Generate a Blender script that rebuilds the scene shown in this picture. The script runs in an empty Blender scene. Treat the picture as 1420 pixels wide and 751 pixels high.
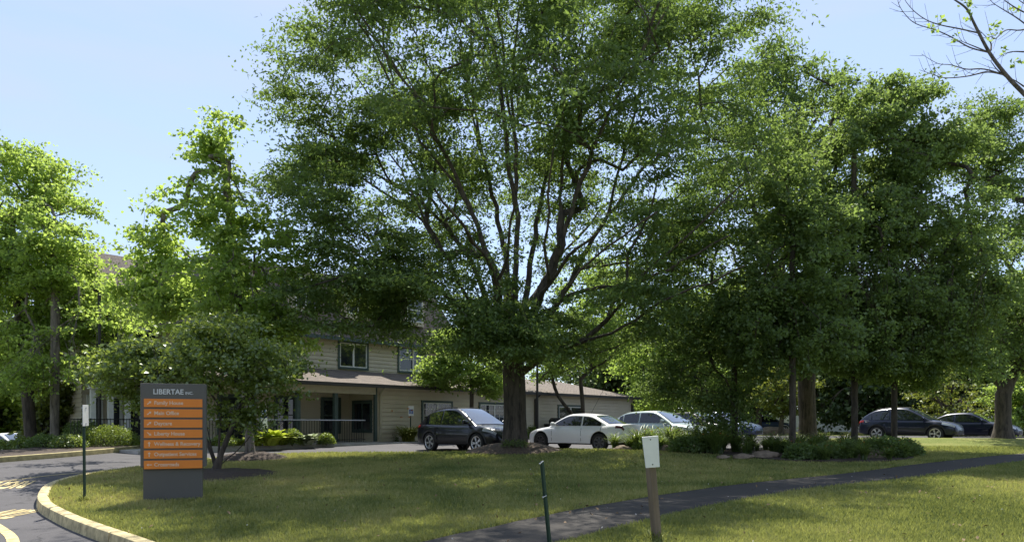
import bpy, bmesh, math, random
import numpy as np
from mathutils import Vector, Matrix, noise
from mathutils.geometry import delaunay_2d_cdt

S = bpy.context.scene
COL = S.collection
R = math.radians

# ------------------------------------------------------------------ camera
CAMZ = 2.5
cam = bpy.data.cameras.new("camera")
cam.sensor_width = 36.0
cam.lens = 36.0 * 1000.0 / 1420.0
cam.shift_y = 212.5 / 1420.0
cam.clip_start = 0.05
cam.clip_end = 2000
camo = bpy.data.objects.new("camera", cam)
camo.location = (0, 0, CAMZ)
camo.rotation_euler = (R(90), 0, 0)
COL.objects.link(camo)
S.camera = camo

# ------------------------------------------------------------------ sky + sun
SUN_EL, SUN_DX, SUN_DY = 57.0, 0.04, 0.95
w = bpy.data.worlds.new("World")
S.world = w
w.use_nodes = True
nt = w.node_tree
sky = nt.nodes.new("ShaderNodeTexSky")
sky.sky_type = 'NISHITA'
sky.sun_disc = False
sky.sun_elevation = R(SUN_EL)
sky.sun_rotation = math.atan2(SUN_DX, SUN_DY)
sky.altitude = 50
sky.air_density = 1.0
sky.dust_density = 0.15
sky.ozone_density = 2.2
bg = nt.nodes["Background"]
bg.inputs[1].default_value = 0.105
# thin summer haze lifts and pales the clear sky evenly, with faint high cloud streaks
haze_mix = nt.nodes.new("ShaderNodeMix"); haze_mix.data_type = 'RGBA'
tcw = nt.nodes.new("ShaderNodeTexCoord")
mpw = nt.nodes.new("ShaderNodeMapping"); mpw.inputs["Scale"].default_value = (1.2, 1.2, 6.0)
nt.links.new(tcw.outputs["Generated"], mpw.inputs[0])
nzw = nt.nodes.new("ShaderNodeTexNoise"); nzw.inputs["Scale"].default_value = 2.2; nzw.inputs["Detail"].default_value = 7
nt.links.new(mpw.outputs[0], nzw.inputs["Vector"])
mrw = nt.nodes.new("ShaderNodeMapRange"); mrw.inputs[1].default_value = 0.45; mrw.inputs[2].default_value = 0.8; mrw.inputs[3].default_value = 0.58; mrw.inputs[4].default_value = 1.0
nt.links.new(nzw.outputs["Fac"], mrw.inputs[0])
nt.links.new(mrw.outputs[0], haze_mix.inputs[0])
nt.links.new(sky.outputs[0], haze_mix.inputs[6])
haze_mix.inputs[7].default_value = (2.85, 3.32, 4.5, 1)
nt.links.new(haze_mix.outputs[2], bg.inputs[0])
sl = bpy.data.lights.new("sun", 'SUN')
sl.energy = 4.2
sl.angle = R(0.5)
sl.color = (1.0, 0.95, 0.86)
so = bpy.data.objects.new("sun", sl)
h = math.hypot(SUN_DX, SUN_DY)
sd = Vector((SUN_DX / h * math.cos(R(SUN_EL)), SUN_DY / h * math.cos(R(SUN_EL)), math.sin(R(SUN_EL))))
so.rotation_euler = sd.to_track_quat('Z', 'Y').to_euler()
so.location = (0, 0, 60)
COL.objects.link(so)
S.view_settings.view_transform = 'Standard'
S.view_settings.look = 'None'
S.view_settings.exposure = 1.15
S.view_settings.gamma = 1.0
S.render.film_transparent = False
S.cycles.max_bounces = 12
S.cycles.transmission_bounces = 8
S.cycles.diffuse_bounces = 8

# ------------------------------------------------------------------ helpers
def tag(o, label=None, cat=None, group=None, kind=None):
    if label: o["label"] = label
    if cat: o["category"] = cat
    if group: o["group"] = group
    if kind: o["kind"] = kind
    return o

def empty(name, loc, rz=0.0):
    o = bpy.data.objects.new(name, None)
    o.empty_display_size = 0.2
    o.location = loc
    o.rotation_euler = (0, 0, rz)
    COL.objects.link(o)
    return o

def children(o):
    return [c for c in bpy.data.objects if c.parent == o]

def copy_tree(o, loc=None, rz=None, scale=None, parent=None):
    c = o.copy()
    COL.objects.link(c)
    c.parent = parent if parent is not None else None
    if loc is not None: c.location = loc
    if rz is not None: c.rotation_euler = (0, 0, rz)
    if scale is not None: c.scale = (scale,) * 3 if not hasattr(scale, '__len__') else scale
    for ch in o.children:
        d = ch.copy(); COL.objects.link(d); d.parent = c
        for g in ch.children:
            e = g.copy(); COL.objects.link(e); e.parent = d
    return c

class MB:
    """collects boxes, tubes, lofts; builds one mesh object"""
    def __init__(self):
        self.v = []; self.f = []; self.mi = []
    def add(self, vs, fs, mi=0):
        b = len(self.v)
        self.v.extend([tuple(p) for p in vs])
        for f in fs:
            self.f.append(tuple(i + b for i in f)); self.mi.append(mi)
        return self
    def box(self, x0, x1, y0, y1, z0, z1, mi=0):
        vs = [(x, y, z) for z in (z0, z1) for y in (y0, y1) for x in (x0, x1)]
        fs = [(0, 2, 3, 1), (4, 5, 7, 6), (0, 1, 5, 4), (2, 6, 7, 3), (0, 4, 6, 2), (1, 3, 7, 5)]
        return self.add(vs, fs, mi)
    def tube(self, pts, rad, n=8, mi=0, cap=True):
        pts = [Vector(p) for p in pts]
        if not hasattr(rad, '__len__'): rad = [rad] * len(pts)
        vs = []; fs = []
        prev = None
        for i, p in enumerate(pts):
            d = (pts[min(i + 1, len(pts) - 1)] - pts[max(i - 1, 0)]).normalized()
            if prev is None:
                a = d.cross(Vector((0.31, 0.17, 0.93)))
                if a.length < 0.1: a = d.cross(Vector((1, 0, 0)))
            else:
                a = prev - d * prev.dot(d)
            a.normalize(); prev = a
            b = d.cross(a)
            for k in range(n):
                t = 2 * math.pi * k / n
                vs.append(p + (a * math.cos(t) + b * math.sin(t)) * rad[i])
        for i in range(len(pts) - 1):
            for k in range(n):
                k2 = (k + 1) % n
                fs.append((i * n + k, i * n + k2, (i + 1) * n + k2, (i + 1) * n + k))
        if cap:
            fs.append(tuple(reversed(range(n))))
            fs.append(tuple(range((len(pts) - 1) * n, len(pts) * n)))
        return self.add(vs, fs, mi)
    def lathe(self, prof, axis='z', n=24, c=(0, 0, 0), mi=0):
        vs = []; fs = []
        for (r, h_) in prof:
            for k in range(n):
                t = 2 * math.pi * k / n
                if axis == 'z': q = (r * math.cos(t), r * math.sin(t), h_)
                elif axis == 'y': q = (r * math.cos(t), h_, r * math.sin(t))
                else: q = (h_, r * math.cos(t), r * math.sin(t))
                vs.append((q[0] + c[0], q[1] + c[1], q[2] + c[2]))
        m = len(prof)
        for i in range(m - 1):
            for k in range(n):
                k2 = (k + 1) % n
                fs.append((i * n + k, i * n + k2, (i + 1) * n + k2, (i + 1) * n + k))
        return self.add(vs, fs, mi)
    def prism(self, poly, z0, z1, mi=0):
        n = len(poly)
        vs = [(p[0], p[1], z0) for p in poly] + [(p[0], p[1], z1) for p in poly]
        fs = [tuple(reversed(range(n))), tuple(range(n, 2 * n))]
        for i in range(n):
            j = (i + 1) % n
            fs.append((i, j, n + j, n + i))
        return self.add(vs, fs, mi)
    def prism_y(self, poly, y0, y1, mi=0):
        """poly in x,z extruded along y"""
        n = len(poly)
        vs = [(p[0], y0, p[1]) for p in poly] + [(p[0], y1, p[1]) for p in poly]
        fs = [tuple(range(n)), tuple(reversed(range(n, 2 * n)))]
        for i in range(n):
            j = (i + 1) % n
            fs.append((j, i, n + i, n + j))
        return self.add(vs, fs, mi)
    def grid(self, rows, mi=0):
        n = len(rows[0]); vs = [p for r in rows for p in r]; fs = []
        for i in range(len(rows) - 1):
            for k in range(n - 1):
                fs.append((i * n + k, i * n + k + 1, (i + 1) * n + k + 1, (i + 1) * n + k))
        return self.add(vs, fs, mi)
    def build(self, name, mats, parent=None, smooth=None, fix=True, bevel=0.0):
        me = bpy.data.meshes.new(name)
        me.from_pydata(self.v, [], self.f)
        if not isinstance(mats, (list, tuple)): mats = [mats]
        for m in mats: me.materials.append(m)
        if len(mats) > 1: me.polygons.foreach_set("material_index", self.mi)
        if fix or bevel:
            bm = bmesh.new(); bm.from_mesh(me)
            if bevel:
                bmesh.ops.bevel(bm, geom=[e for e in bm.edges if e.is_manifold and e.calc_face_angle(0) > 0.5], offset=bevel, segments=2, affect='EDGES', profile=0.6)
            bmesh.ops.recalc_face_normals(bm, faces=bm.faces)
            bm.to_mesh(me); bm.free()
        if smooth is not None:
            me.polygons.foreach_set("use_smooth", [True] * len(me.polygons))
            me.set_sharp_from_angle(angle=R(smooth))
        me.update()
        o = bpy.data.objects.new(name, me)
        COL.objects.link(o)
        if parent is not None: o.parent = parent
        return o

def raw_mesh(name, verts, quads, mat, parent=None, attr=None, smooth=False, tri=False):
    n = 3 if tri else 4
    me = bpy.data.meshes.new(name)
    nv = len(verts); nf = len(quads)
    me.vertices.add(nv); me.vertices.foreach_set("co", np.asarray(verts, np.float32).ravel())
    me.loops.add(nf * n); me.loops.foreach_set("vertex_index", np.asarray(quads, np.int32).ravel())
    me.polygons.add(nf)
    me.polygons.foreach_set("loop_start", np.arange(0, nf * n, n, dtype=np.int32))
    if smooth: me.polygons.foreach_set("use_smooth", np.ones(nf, bool))
    if attr is not None:
        a = me.attributes.new("rnd", 'FLOAT', 'FACE')
        a.data.foreach_set("value", np.asarray(attr, np.float32))
    me.materials.append(mat)
    me.update(calc_edges=True)
    me.validate()
    o = bpy.data.objects.new(name, me)
    COL.objects.link(o)
    if parent is not None: o.parent = parent
    return o

# ------------------------------------------------------------------ materials
def nodes(m):
    m.use_nodes = True
    return m.node_tree, m.node_tree.nodes["Principled BSDF"]

def ramp(nt, stops, fac):
    r = nt.nodes.new("ShaderNodeValToRGB")
    el = r.color_ramp.elements
    el[0].position, el[0].color = stops[0][0], (*stops[0][1], 1)
    el[1].position, el[1].color = stops[-1][0], (*stops[-1][1], 1)
    for p, c in stops[1:-1]:
        e = el.new(p); e.color = (*c, 1)
    nt.links.new(fac, r.inputs[0])
    return r.outputs[0]

def noise_tex(nt, scale, detail=4, rough=0.6, vec=None, stretch=None):
    n = nt.nodes.new("ShaderNodeTexNoise")
    n.inputs["Scale"].default_value = scale
    n.inputs["Detail"].default_value = detail
    n.inputs["Roughness"].default_value = rough
    if vec is None:
        tc = nt.nodes.new("ShaderNodeTexCoord"); vec = tc.outputs["Object"]
    if stretch:
        mp = nt.nodes.new("ShaderNodeMapping"); mp.inputs["Scale"].default_value = stretch
        nt.links.new(vec, mp.inputs[0]); vec = mp.outputs[0]
    nt.links.new(vec, n.inputs["Vector"])
    return n.outputs["Fac"]

def mat(name, c, rough=0.6, metal=0.0, var=0.12, scale=6.0, bump=0.0, bscale=40.0, spec=0.5, stretch=None, coat=0.0):
    m = bpy.data.materials.new(name)
    nt, b = nodes(m)
    f = noise_tex(nt, scale, stretch=stretch)
    lo = tuple(max(0, x * (1 - var)) for x in c); hi = tuple(min(1, x * (1 + var)) for x in c)
    nt.links.new(ramp(nt, [(0.3, lo), (0.7, hi)], f), b.inputs["Base Color"])
    b.inputs["Roughness"].default_value = rough
    b.inputs["Metallic"].default_value = metal
    b.inputs["Specular IOR Level"].default_value = spec
    b.inputs["Coat Weight"].default_value = coat
    if bump:
        bp = nt.nodes.new("ShaderNodeBump"); bp.inputs["Strength"].default_value = bump
        bp.inputs["Distance"].default_value = 0.02
        nt.links.new(noise_tex(nt, bscale, stretch=stretch), bp.inputs["Height"])
        nt.links.new(bp.outputs[0], b.inputs["Normal"])
    return m

def leaf_mat(name, dark, light, trans, tw=0.4, rough=0.5, gloss=0.06, tip=None):
    m = bpy.data.materials.new(name)
    m.use_nodes = True
    nt = m.node_tree; nt.nodes.clear()
    out = nt.nodes.new("ShaderNodeOutputMaterial")
    at = nt.nodes.new("ShaderNodeAttribute"); at.attribute_name = "rnd"
    c = ramp(nt, [(0.0, dark), (0.6, light), (1.0, tip or tuple(min(1, x * 1.25) for x in light))], at.outputs["Fac"])
    ct = ramp(nt, [(0.0, tuple(x * 0.7 for x in trans)), (1.0, tuple(min(1, x * 1.2) for x in trans))], at.outputs["Fac"])
    d = nt.nodes.new("ShaderNodeBsdfDiffuse"); nt.links.new(c, d.inputs[0])
    t = nt.nodes.new("ShaderNodeBsdfTranslucent"); nt.links.new(ct, t.inputs[0])
    mx = nt.nodes.new("ShaderNodeMixShader"); mx.inputs[0].default_value = tw
    nt.links.new(d.outputs[0], mx.inputs[1]); nt.links.new(t.outputs[0], mx.inputs[2])
    g = nt.nodes.new("ShaderNodeBsdfGlossy"); g.inputs["Roughness"].default_value = rough
    g.inputs[0].default_value = (0.9, 0.95, 0.85, 1)
    fr = nt.nodes.new("ShaderNodeMixShader"); fr.inputs[0].default_value = gloss
    nt.links.new(mx.outputs[0], fr.inputs[1]); nt.links.new(g.outputs[0], fr.inputs[2])
    nt.links.new(fr.outputs[0], out.inputs[0])
    return m

M = {}
# leaves
M['locust'] = leaf_mat("locust_leaf", (0.044, 0.085, 0.022), (0.092, 0.145, 0.036), (0.255, 0.37, 0.07), 0.45, 0.55, 0.035)
M['maple'] = leaf_mat("bright_leaf", (0.085, 0.145, 0.024), (0.16, 0.24, 0.045), (0.42, 0.57, 0.10), 0.5, 0.55, 0.035)
M['fresh'] = leaf_mat("fresh_leaf", (0.095, 0.16, 0.026), (0.18, 0.265, 0.05), (0.50, 0.66, 0.12), 0.54, 0.5, 0.03)
M['glossy'] = leaf_mat("glossy_leaf", (0.06, 0.10, 0.02), (0.13, 0.185, 0.038), (0.38, 0.48, 0.075), 0.46, 0.4, 0.07)
M['pear'] = leaf_mat("dark_leaf", (0.055, 0.095, 0.027), (0.105, 0.16, 0.046), (0.30, 0.42, 0.09), 0.48, 0.55, 0.035)
M['yellowleaf'] = leaf_mat("yellow_green_leaf", (0.07, 0.10, 0.02), (0.13, 0.16, 0.03), (0.26, 0.30, 0.04), 0.38, 0.5, 0.04)
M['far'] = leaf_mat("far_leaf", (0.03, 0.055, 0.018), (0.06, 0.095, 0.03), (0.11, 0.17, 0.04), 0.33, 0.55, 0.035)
M['hosta'] = leaf_mat("hosta_leaf", (0.24, 0.31, 0.04), (0.42, 0.48, 0.06), (0.5, 0.58, 0.06), 0.4, 0.5, 0.05)
M['variegated'] = leaf_mat("variegated_leaf", (0.10, 0.16, 0.05), (0.42, 0.45, 0.30), (0.30, 0.36, 0.16), 0.3, 0.5, 0.05)
M['box'] = leaf_mat("boxwood_leaf", (0.07, 0.12, 0.018), (0.16, 0.22, 0.03), (0.28, 0.36, 0.04), 0.4, 0.4, 0.06)
M['blade'] = leaf_mat("daylily_leaf", (0.045, 0.08, 0.018), (0.10, 0.15, 0.036), (0.24, 0.32, 0.06), 0.42, 0.45, 0.05)
M['spiky'] = leaf_mat("spiky_leaf", (0.12, 0.15, 0.025), (0.24, 0.25, 0.05), (0.30, 0.33, 0.06), 0.35, 0.5, 0.04)
M['flower'] = mat("orange_petal", (0.75, 0.28, 0.06), 0.6, var=0.2)
M['blades'] = leaf_mat("lawn_blade", (0.075, 0.128, 0.026), (0.34, 0.335, 0.105), (0.32, 0.35, 0.085), 0.42, 0.5, 0.03, tip=(0.50, 0.40, 0.17))

def bark(name, c, s=1.0):
    m = bpy.data.materials.new(name)
    nt, b = nodes(m)
    f = noise_tex(nt, 9 * s, 6, 0.7, stretch=(1, 1, 0.18))
    nt.links.new(ramp(nt, [(0.36, tuple(x * 0.3 for x in c)), (0.52, c), (0.7, tuple(x * 1.6 for x in c))], f), b.inputs["Base Color"])
    b.inputs["Roughness"].default_value = 0.9
    bp = nt.nodes.new("ShaderNodeBump"); bp.inputs["Strength"].default_value = 0.9; bp.inputs["Distance"].default_value = 0.03
    nt.links.new(f, bp.inputs["Height"]); nt.links.new(bp.outputs[0], b.inputs["Normal"])
    return m
M['bark'] = bark("bark_dark", (0.078, 0.062, 0.046))
M['bark_grey'] = bark("bark_grey", (0.17, 0.145, 0.115))
M['twig'] = bark("bark_twig", (0.13, 0.11, 0.10), 2.0)

def grass_mat(name, dry):
    m = bpy.data.materials.new(name)
    nt, b = nodes(m)
    n1 = noise_tex(nt, 0.45, 5, 0.65)
    n2 = noise_tex(nt, 14, 6, 0.75)
    mx = nt.nodes.new("ShaderNodeMath"); mx.operation = 'MULTIPLY_ADD'
    mx.inputs[1].default_value = 0.55; nt.links.new(n2, mx.inputs[0])
    ml = nt.nodes.new("ShaderNodeMath"); ml.operation = 'MULTIPLY'; ml.inputs[1].default_value = 0.5
    nt.links.new(n1, ml.inputs[0]); nt.links.new(ml.outputs[0], mx.inputs[2])
    # drier near the kerb end (x negative)
    tc = nt.nodes.new("ShaderNodeTexCoord")
    sx = nt.nodes.new("ShaderNodeSeparateXYZ"); nt.links.new(tc.outputs["Object"], sx.inputs[0])
    mr = nt.nodes.new("ShaderNodeMapRange"); mr.inputs[1].default_value = -3.0; mr.inputs[2].default_value = -10.0
    mr.inputs[3].default_value = 0.0; mr.inputs[4].default_value = dry
    nt.links.new(sx.outputs[0], mr.inputs[0])
    ad = nt.nodes.new("ShaderNodeMath"); nt.links.new(mx.outputs[0], ad.inputs[0]); nt.links.new(mr.outputs[0], ad.inputs[1])
    c = ramp(nt, [(0.30, (0.07, 0.10, 0.02)), (0.48, (0.13, 0.16, 0.03)), (0.60, (0.22, 0.22, 0.06)), (0.74, (0.33, 0.28, 0.12))], ad.outputs[0])
    nt.links.new(c, b.inputs["Base Color"])
    b.inputs["Roughness"].default_value = 0.9
    b.inputs["Specular IOR Level"].default_value = 0.15
    bp = nt.nodes.new("ShaderNodeBump"); bp.inputs["Strength"].default_value = 0.8; bp.inputs["Distance"].default_value = 0.05
    nt.links.new(noise_tex(nt, 30, 6, 0.8), bp.inputs["Height"]); nt.links.new(bp.outputs[0], b.inputs["Normal"])
    return m
M['lawn'] = grass_mat("lawn_soil", 0.13)
M['ground'] = grass_mat("far_ground", 0.0)

def asphalt(name, c, var=0.2):
    m = bpy.data.materials.new(name)
    nt, b = nodes(m)
    f = noise_tex(nt, 0.7, 6, 0.65)
    f2 = noise_tex(nt, 60, 3, 0.7)
    ad = nt.nodes.new("ShaderNodeMath"); ad.operation = 'MULTIPLY_ADD'; ad.inputs[1].default_value = 0.5
    nt.links.new(f2, ad.inputs[0])
    ml = nt.nodes.new("ShaderNodeMath"); ml.operation = 'MULTIPLY'; ml.inputs[1].default_value = 0.5
    nt.links.new(f, ml.inputs[0]); nt.links.new(ml.outputs[0], ad.inputs[2])
    base_c = ramp(nt, [(0.3, tuple(x * (1 - var) for x in c)), (0.7, tuple(x * (1 + var) for x in c))], ad.outputs[0])
    vo = nt.nodes.new("ShaderNodeTexVoronoi"); vo.feature = 'DISTANCE_TO_EDGE'; vo.inputs["Scale"].default_value = 0.33; vo.inputs["Randomness"].default_value = 1.0
    tcv = nt.nodes.new("ShaderNodeTexCoord"); wv = nt.nodes.new("ShaderNodeVectorMath"); wv.operation = 'ADD'
    nv = nt.nodes.new("ShaderNodeTexNoise"); nv.inputs["Scale"].default_value = 1.6; nv.inputs["Detail"].default_value = 5
    nt.links.new(tcv.outputs["Object"], nv.inputs["Vector"]); nt.links.new(tcv.outputs["Object"], wv.inputs[0]); nt.links.new(nv.outputs["Color"], wv.inputs[1]); nt.links.new(wv.outputs[0], vo.inputs["Vector"])
    crk = ramp(nt, [(0.0, (0.35, 0.35, 0.35)), (0.006, (1, 1, 1))], vo.outputs["Distance"])
    mc = nt.nodes.new("ShaderNodeMix"); mc.data_type = 'RGBA'; mc.blend_type = 'MULTIPLY'; mc.inputs[0].default_value = 0.8
    nt.links.new(base_c, mc.inputs[6]); nt.links.new(crk, mc.inputs[7]); nt.links.new(mc.outputs[2], b.inputs["Base Color"])
    b.inputs["Roughness"].default_value = 0.88
    b.inputs["Specular IOR Level"].default_value = 0.3
    bp = nt.nodes.new("ShaderNodeBump"); bp.inputs["Strength"].default_value = 0.4; bp.inputs["Distance"].default_value = 0.01
    nt.links.new(f2, bp.inputs["Height"]); nt.links.new(bp.outputs[0], b.inputs["Normal"])
    return m
M['asphalt'] = asphalt("asphalt_driveway", (0.078, 0.074, 0.076), 0.38)
M['path'] = asphalt("asphalt_path", (0.048, 0.043, 0.037))
M['kerb'] = mat("kerb_yellow", (0.46, 0.38, 0.20), 0.88, var=0.45, scale=7, bump=0.3)
M['kerb_old'] = mat("kerb_worn_yellow", (0.34, 0.29, 0.14), 0.9, var=0.35, scale=4, bump=0.3)
M['concrete'] = mat("concrete", (0.36, 0.34, 0.30), 0.9, var=0.2, scale=3, bump=0.2)
M['paint'] = mat("road_paint", (0.50, 0.40, 0.19), 0.88, var=0.4, scale=11)
M['mulch'] = mat("mulch", (0.055, 0.038, 0.026), 0.95, var=0.6, scale=22, bump=1.0, bscale=30)
M['mulch_light'] = mat("mulch_dry", (0.10, 0.07, 0.045), 0.95, var=0.65, scale=18, bump=1.0, bscale=26)
M['stone'] = mat("boulder_stone", (0.19, 0.145, 0.10), 0.9, var=0.4, scale=4, bump=0.7, bscale=9)
# building
M['siding'] = mat("beige_siding", (0.56, 0.495, 0.375), 0.6, var=0.06, scale=1.2)
M['trim_green'] = mat("green_trim", (0.055, 0.085, 0.075), 0.55, var=0.12)
M['trim_beige'] = mat("beige_trim", (0.46, 0.41, 0.29), 0.6, var=0.08)
M['gutter'] = mat("dark_gutter", (0.035, 0.032, 0.03), 0.5)
M['white'] = mat("white_frame", (0.72, 0.72, 0.68), 0.5, var=0.06)
M['white_siding'] = mat("white_wall", (0.66, 0.64, 0.58), 0.7, var=0.08)
def shingle(name, c):
    m = bpy.data.materials.new(name)
    nt, b = nodes(m)
    tc = nt.nodes.new("ShaderNodeTexCoord")
    sx = nt.nodes.new("ShaderNodeSeparateXYZ"); nt.links.new(tc.outputs["Object"], sx.inputs[0])
    ad = nt.nodes.new("ShaderNodeMath"); nt.links.new(sx.outputs[1], ad.inputs[0]); nt.links.new(sx.outputs[2], ad.inputs[1])
    cx = nt.nodes.new("ShaderNodeCombineXYZ"); nt.links.new(sx.outputs[0], cx.inputs[0]); nt.links.new(ad.outputs[0], cx.inputs[1])
    br = nt.nodes.new("ShaderNodeTexBrick")
    br.inputs["Color1"].default_value = (*tuple(x * 0.75 for x in c), 1)
    br.inputs["Color2"].default_value = (*tuple(x * 1.2 for x in c), 1)
    br.inputs["Mortar"].default_value = (*tuple(x * 0.35 for x in c), 1)
    br.inputs["Scale"].default_value = 1.0
    br.inputs["Brick Width"].default_value = 0.32; br.inputs["Row Height"].default_value = 0.15
    br.inputs["Mortar Size"].default_value = 0.012
    nt.links.new(cx.outputs[0], br.inputs["Vector"])
    nt.links.new(br.outputs["Color"], b.inputs["Base Color"])
    b.inputs["Roughness"].default_value = 0.95
    bp = nt.nodes.new("ShaderNodeBump"); bp.inputs["Strength"].default_value = 0.5; bp.inputs["Distance"].default_value = 0.02
    nt.links.new(br.outputs["Fac"], bp.inputs["Height"]); bp.invert = True
    nt.links.new(bp.outputs[0], b.inputs["Normal"])
    return m
M['shingle'] = shingle("brown_shingle", (0.15, 0.12, 0.095))
M['mansard'] = shingle("mansard_shingle", (0.17, 0.14, 0.12))
def glass(name, c=(0.02, 0.025, 0.03), rough=0.04):
    m = bpy.data.materials.new(name)
    nt, b = nodes(m)
    f = noise_tex(nt, 0.8, 2)
    nt.links.new(ramp(nt, [(0.3, tuple(x * 0.7 for x in c)), (0.7, tuple(x * 1.4 for x in c))], f), b.inputs["Base Color"])
    b.inputs["Roughness"].default_value = rough
    b.inputs["Specular IOR Level"].default_value = 0.8
    return m
M['pane'] = glass("window_pane")
M['car_glass'] = glass("car_glass", (0.012, 0.016, 0.02), 0.03)
def windscreen(name, fac):
    m = glass(name, (0.03, 0.04, 0.05), 0.02)
    b = m.node_tree.nodes["Principled BSDF"]
    b.inputs["Coat Weight"].default_value = 1.0
    b.inputs["Coat IOR"].default_value = fac
    return m
M['windscreen'] = windscreen("windscreen_glass", 2.3)
def carpaint(name, c, metal=0.0, rough=0.3):
    m = mat(name, c, rough, metal, var=0.03, scale=2)
    b = m.node_tree.nodes["Principled BSDF"]
    b.inputs["Coat Weight"].default_value = 0.45
    b.inputs["Specular IOR Level"].default_value = 0.3
    b.inputs["Coat Roughness"].default_value = 0.04
    return m
M['navy'] = carpaint("navy_paint", (0.006, 0.007, 0.012), 0.0)
M['navy2'] = carpaint("dark_blue_paint", (0.008, 0.012, 0.03), 0.2)
M['blackp'] = carpaint("black_paint", (0.012, 0.012, 0.016), 0.2)
M['whitep'] = carpaint("white_paint", (0.84, 0.84, 0.84), 0.0)
M['silverp'] = carpaint("silver_green_paint", (0.36, 0.42, 0.40), 0.5)
M['bluep'] = carpaint("blue_paint", (0.04, 0.06, 0.11), 0.3)
M['greyp'] = carpaint("pale_grey_paint", (0.55, 0.57, 0.58), 0.3)
M['plastic'] = mat("black_plastic", (0.018, 0.018, 0.018), 0.6)
M['tyre'] = mat("tyre_rubber", (0.02, 0.02, 0.02), 0.85)
M['alloy'] = mat("alloy_rim", (0.55, 0.56, 0.58), 0.3, 0.85)
M['alloy_dark'] = mat("dark_alloy_rim", (0.12, 0.12, 0.125), 0.35, 0.7)
M['lens'] = mat("headlight_lens", (0.6, 0.62, 0.65), 0.1, 0.3)
M['red_lens'] = mat("tail_lens", (0.28, 0.012, 0.012), 0.15)
M['dark_lens'] = mat("smoked_lens", (0.10, 0.03, 0.04), 0.12)
M['chrome'] = mat("chrome", (0.7, 0.7, 0.72), 0.15, 1.0)
M['plate'] = mat("number_plate", (0.6, 0.6, 0.62), 0.4)
# street furniture
M['sign_grey'] = mat("sign_charcoal", (0.108, 0.102, 0.088), 0.6, var=0.06, scale=2)
M['sign_orange'] = mat("sign_orange", (0.78, 0.235, 0.028), 0.5, var=0.05, scale=2)
M['letter'] = mat("sign_letter", (0.62, 0.62, 0.60), 0.5, var=0.04)
M['letter_orange'] = mat("panel_letter", (0.78, 0.56, 0.38), 0.5, var=0.04)
M['post_green'] = mat("green_steel", (0.025, 0.055, 0.042), 0.5, 0.2)
M['galv'] = mat("galvanised", (0.5, 0.51, 0.52), 0.4, 0.6)
M['wood'] = mat("weathered_wood", (0.17, 0.13, 0.09), 0.9, var=0.35, scale=9, stretch=(1, 1, 0.1), bump=0.5, bscale=14)
M['plate_white'] = mat("white_plate", (0.72, 0.73, 0.72), 0.5, var=0.07, scale=5)
M['sign_blue'] = mat("sign_blue", (0.03, 0.10, 0.36), 0.45)
M['lamp'] = mat("bronze_lamp", (0.03, 0.028, 0.026), 0.5, 0.3)
M['iron'] = mat("black_iron", (0.015, 0.016, 0.016), 0.5, 0.3)
M['vinyl'] = mat("white_vinyl", (0.86, 0.86, 0.88), 0.5, var=0.05)
M['cable'] = mat("cable", (0.03, 0.03, 0.03), 0.7)

# ------------------------------------------------------------------ terrain
def plane(y):
    return 0.706 + 0.0272 * min(y, 36.0)

def drop(x, y):
    return max(0.0, min(1.0, (-18.5 - x) * 0.13))

def lawn_z(x, y):
    n = noise.noise(Vector((x * 0.22, y * 0.22, 3.1))) * 0.05
    m = 0.13 * math.exp(-((x - 3.0) / 4.5) ** 2 - ((y - 23.5) / 2.6) ** 2) + 0.16 * math.exp(-((x - 19.0) / 7.0) ** 2 - ((y - 32.0) / 3.5) ** 2)
    return plane(y) + 0.15 + n * 0.6 - 0.02 + m

def P(px, py, d):
    return Vector(((px - 710) / 1000 * d, d, CAMZ - (py - 588) / 1000 * d))
def X(px, d):
    return (px - 710) / 1000 * d

def catmull(pts, n=6, closed=False):
    out = []
    m = len(pts)
    for i in range(m if closed else m - 1):
        p0 = pts[(i - 1) % m] if (closed or i > 0) else pts[0]
        p1 = pts[i]; p2 = pts[(i + 1) % m]
        p3 = pts[(i + 2) % m] if (closed or i + 2 < m) else pts[-1]
        for k in range(n):
            t = k / n
            out.append(tuple(0.5 * (2 * b + (c - a) * t + (2 * a - 5 * b + 4 * c - d) * t * t + (3 * b - a - 3 * c + d) * t ** 3)
                             for a, b, c, d in zip(p0, p1, p2, p3)))
    if not closed: out.append(tuple(pts[-1]))
    return out

def inside(poly, pts):
    poly = np.asarray(poly); pts = np.asarray(pts)
    x, y = pts[:, 0], pts[:, 1]
    r = np.zeros(len(pts), bool)
    j = len(poly) - 1
    for i in range(len(poly)):
        xi, yi = poly[i]; xj, yj = poly[j]
        c = ((yi > y) != (yj > y)) & (x < (xj - xi) * (y - yi) / ((yj - yi) or 1e-9) + xi)
        r ^= c
        j = i
    return r

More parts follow.
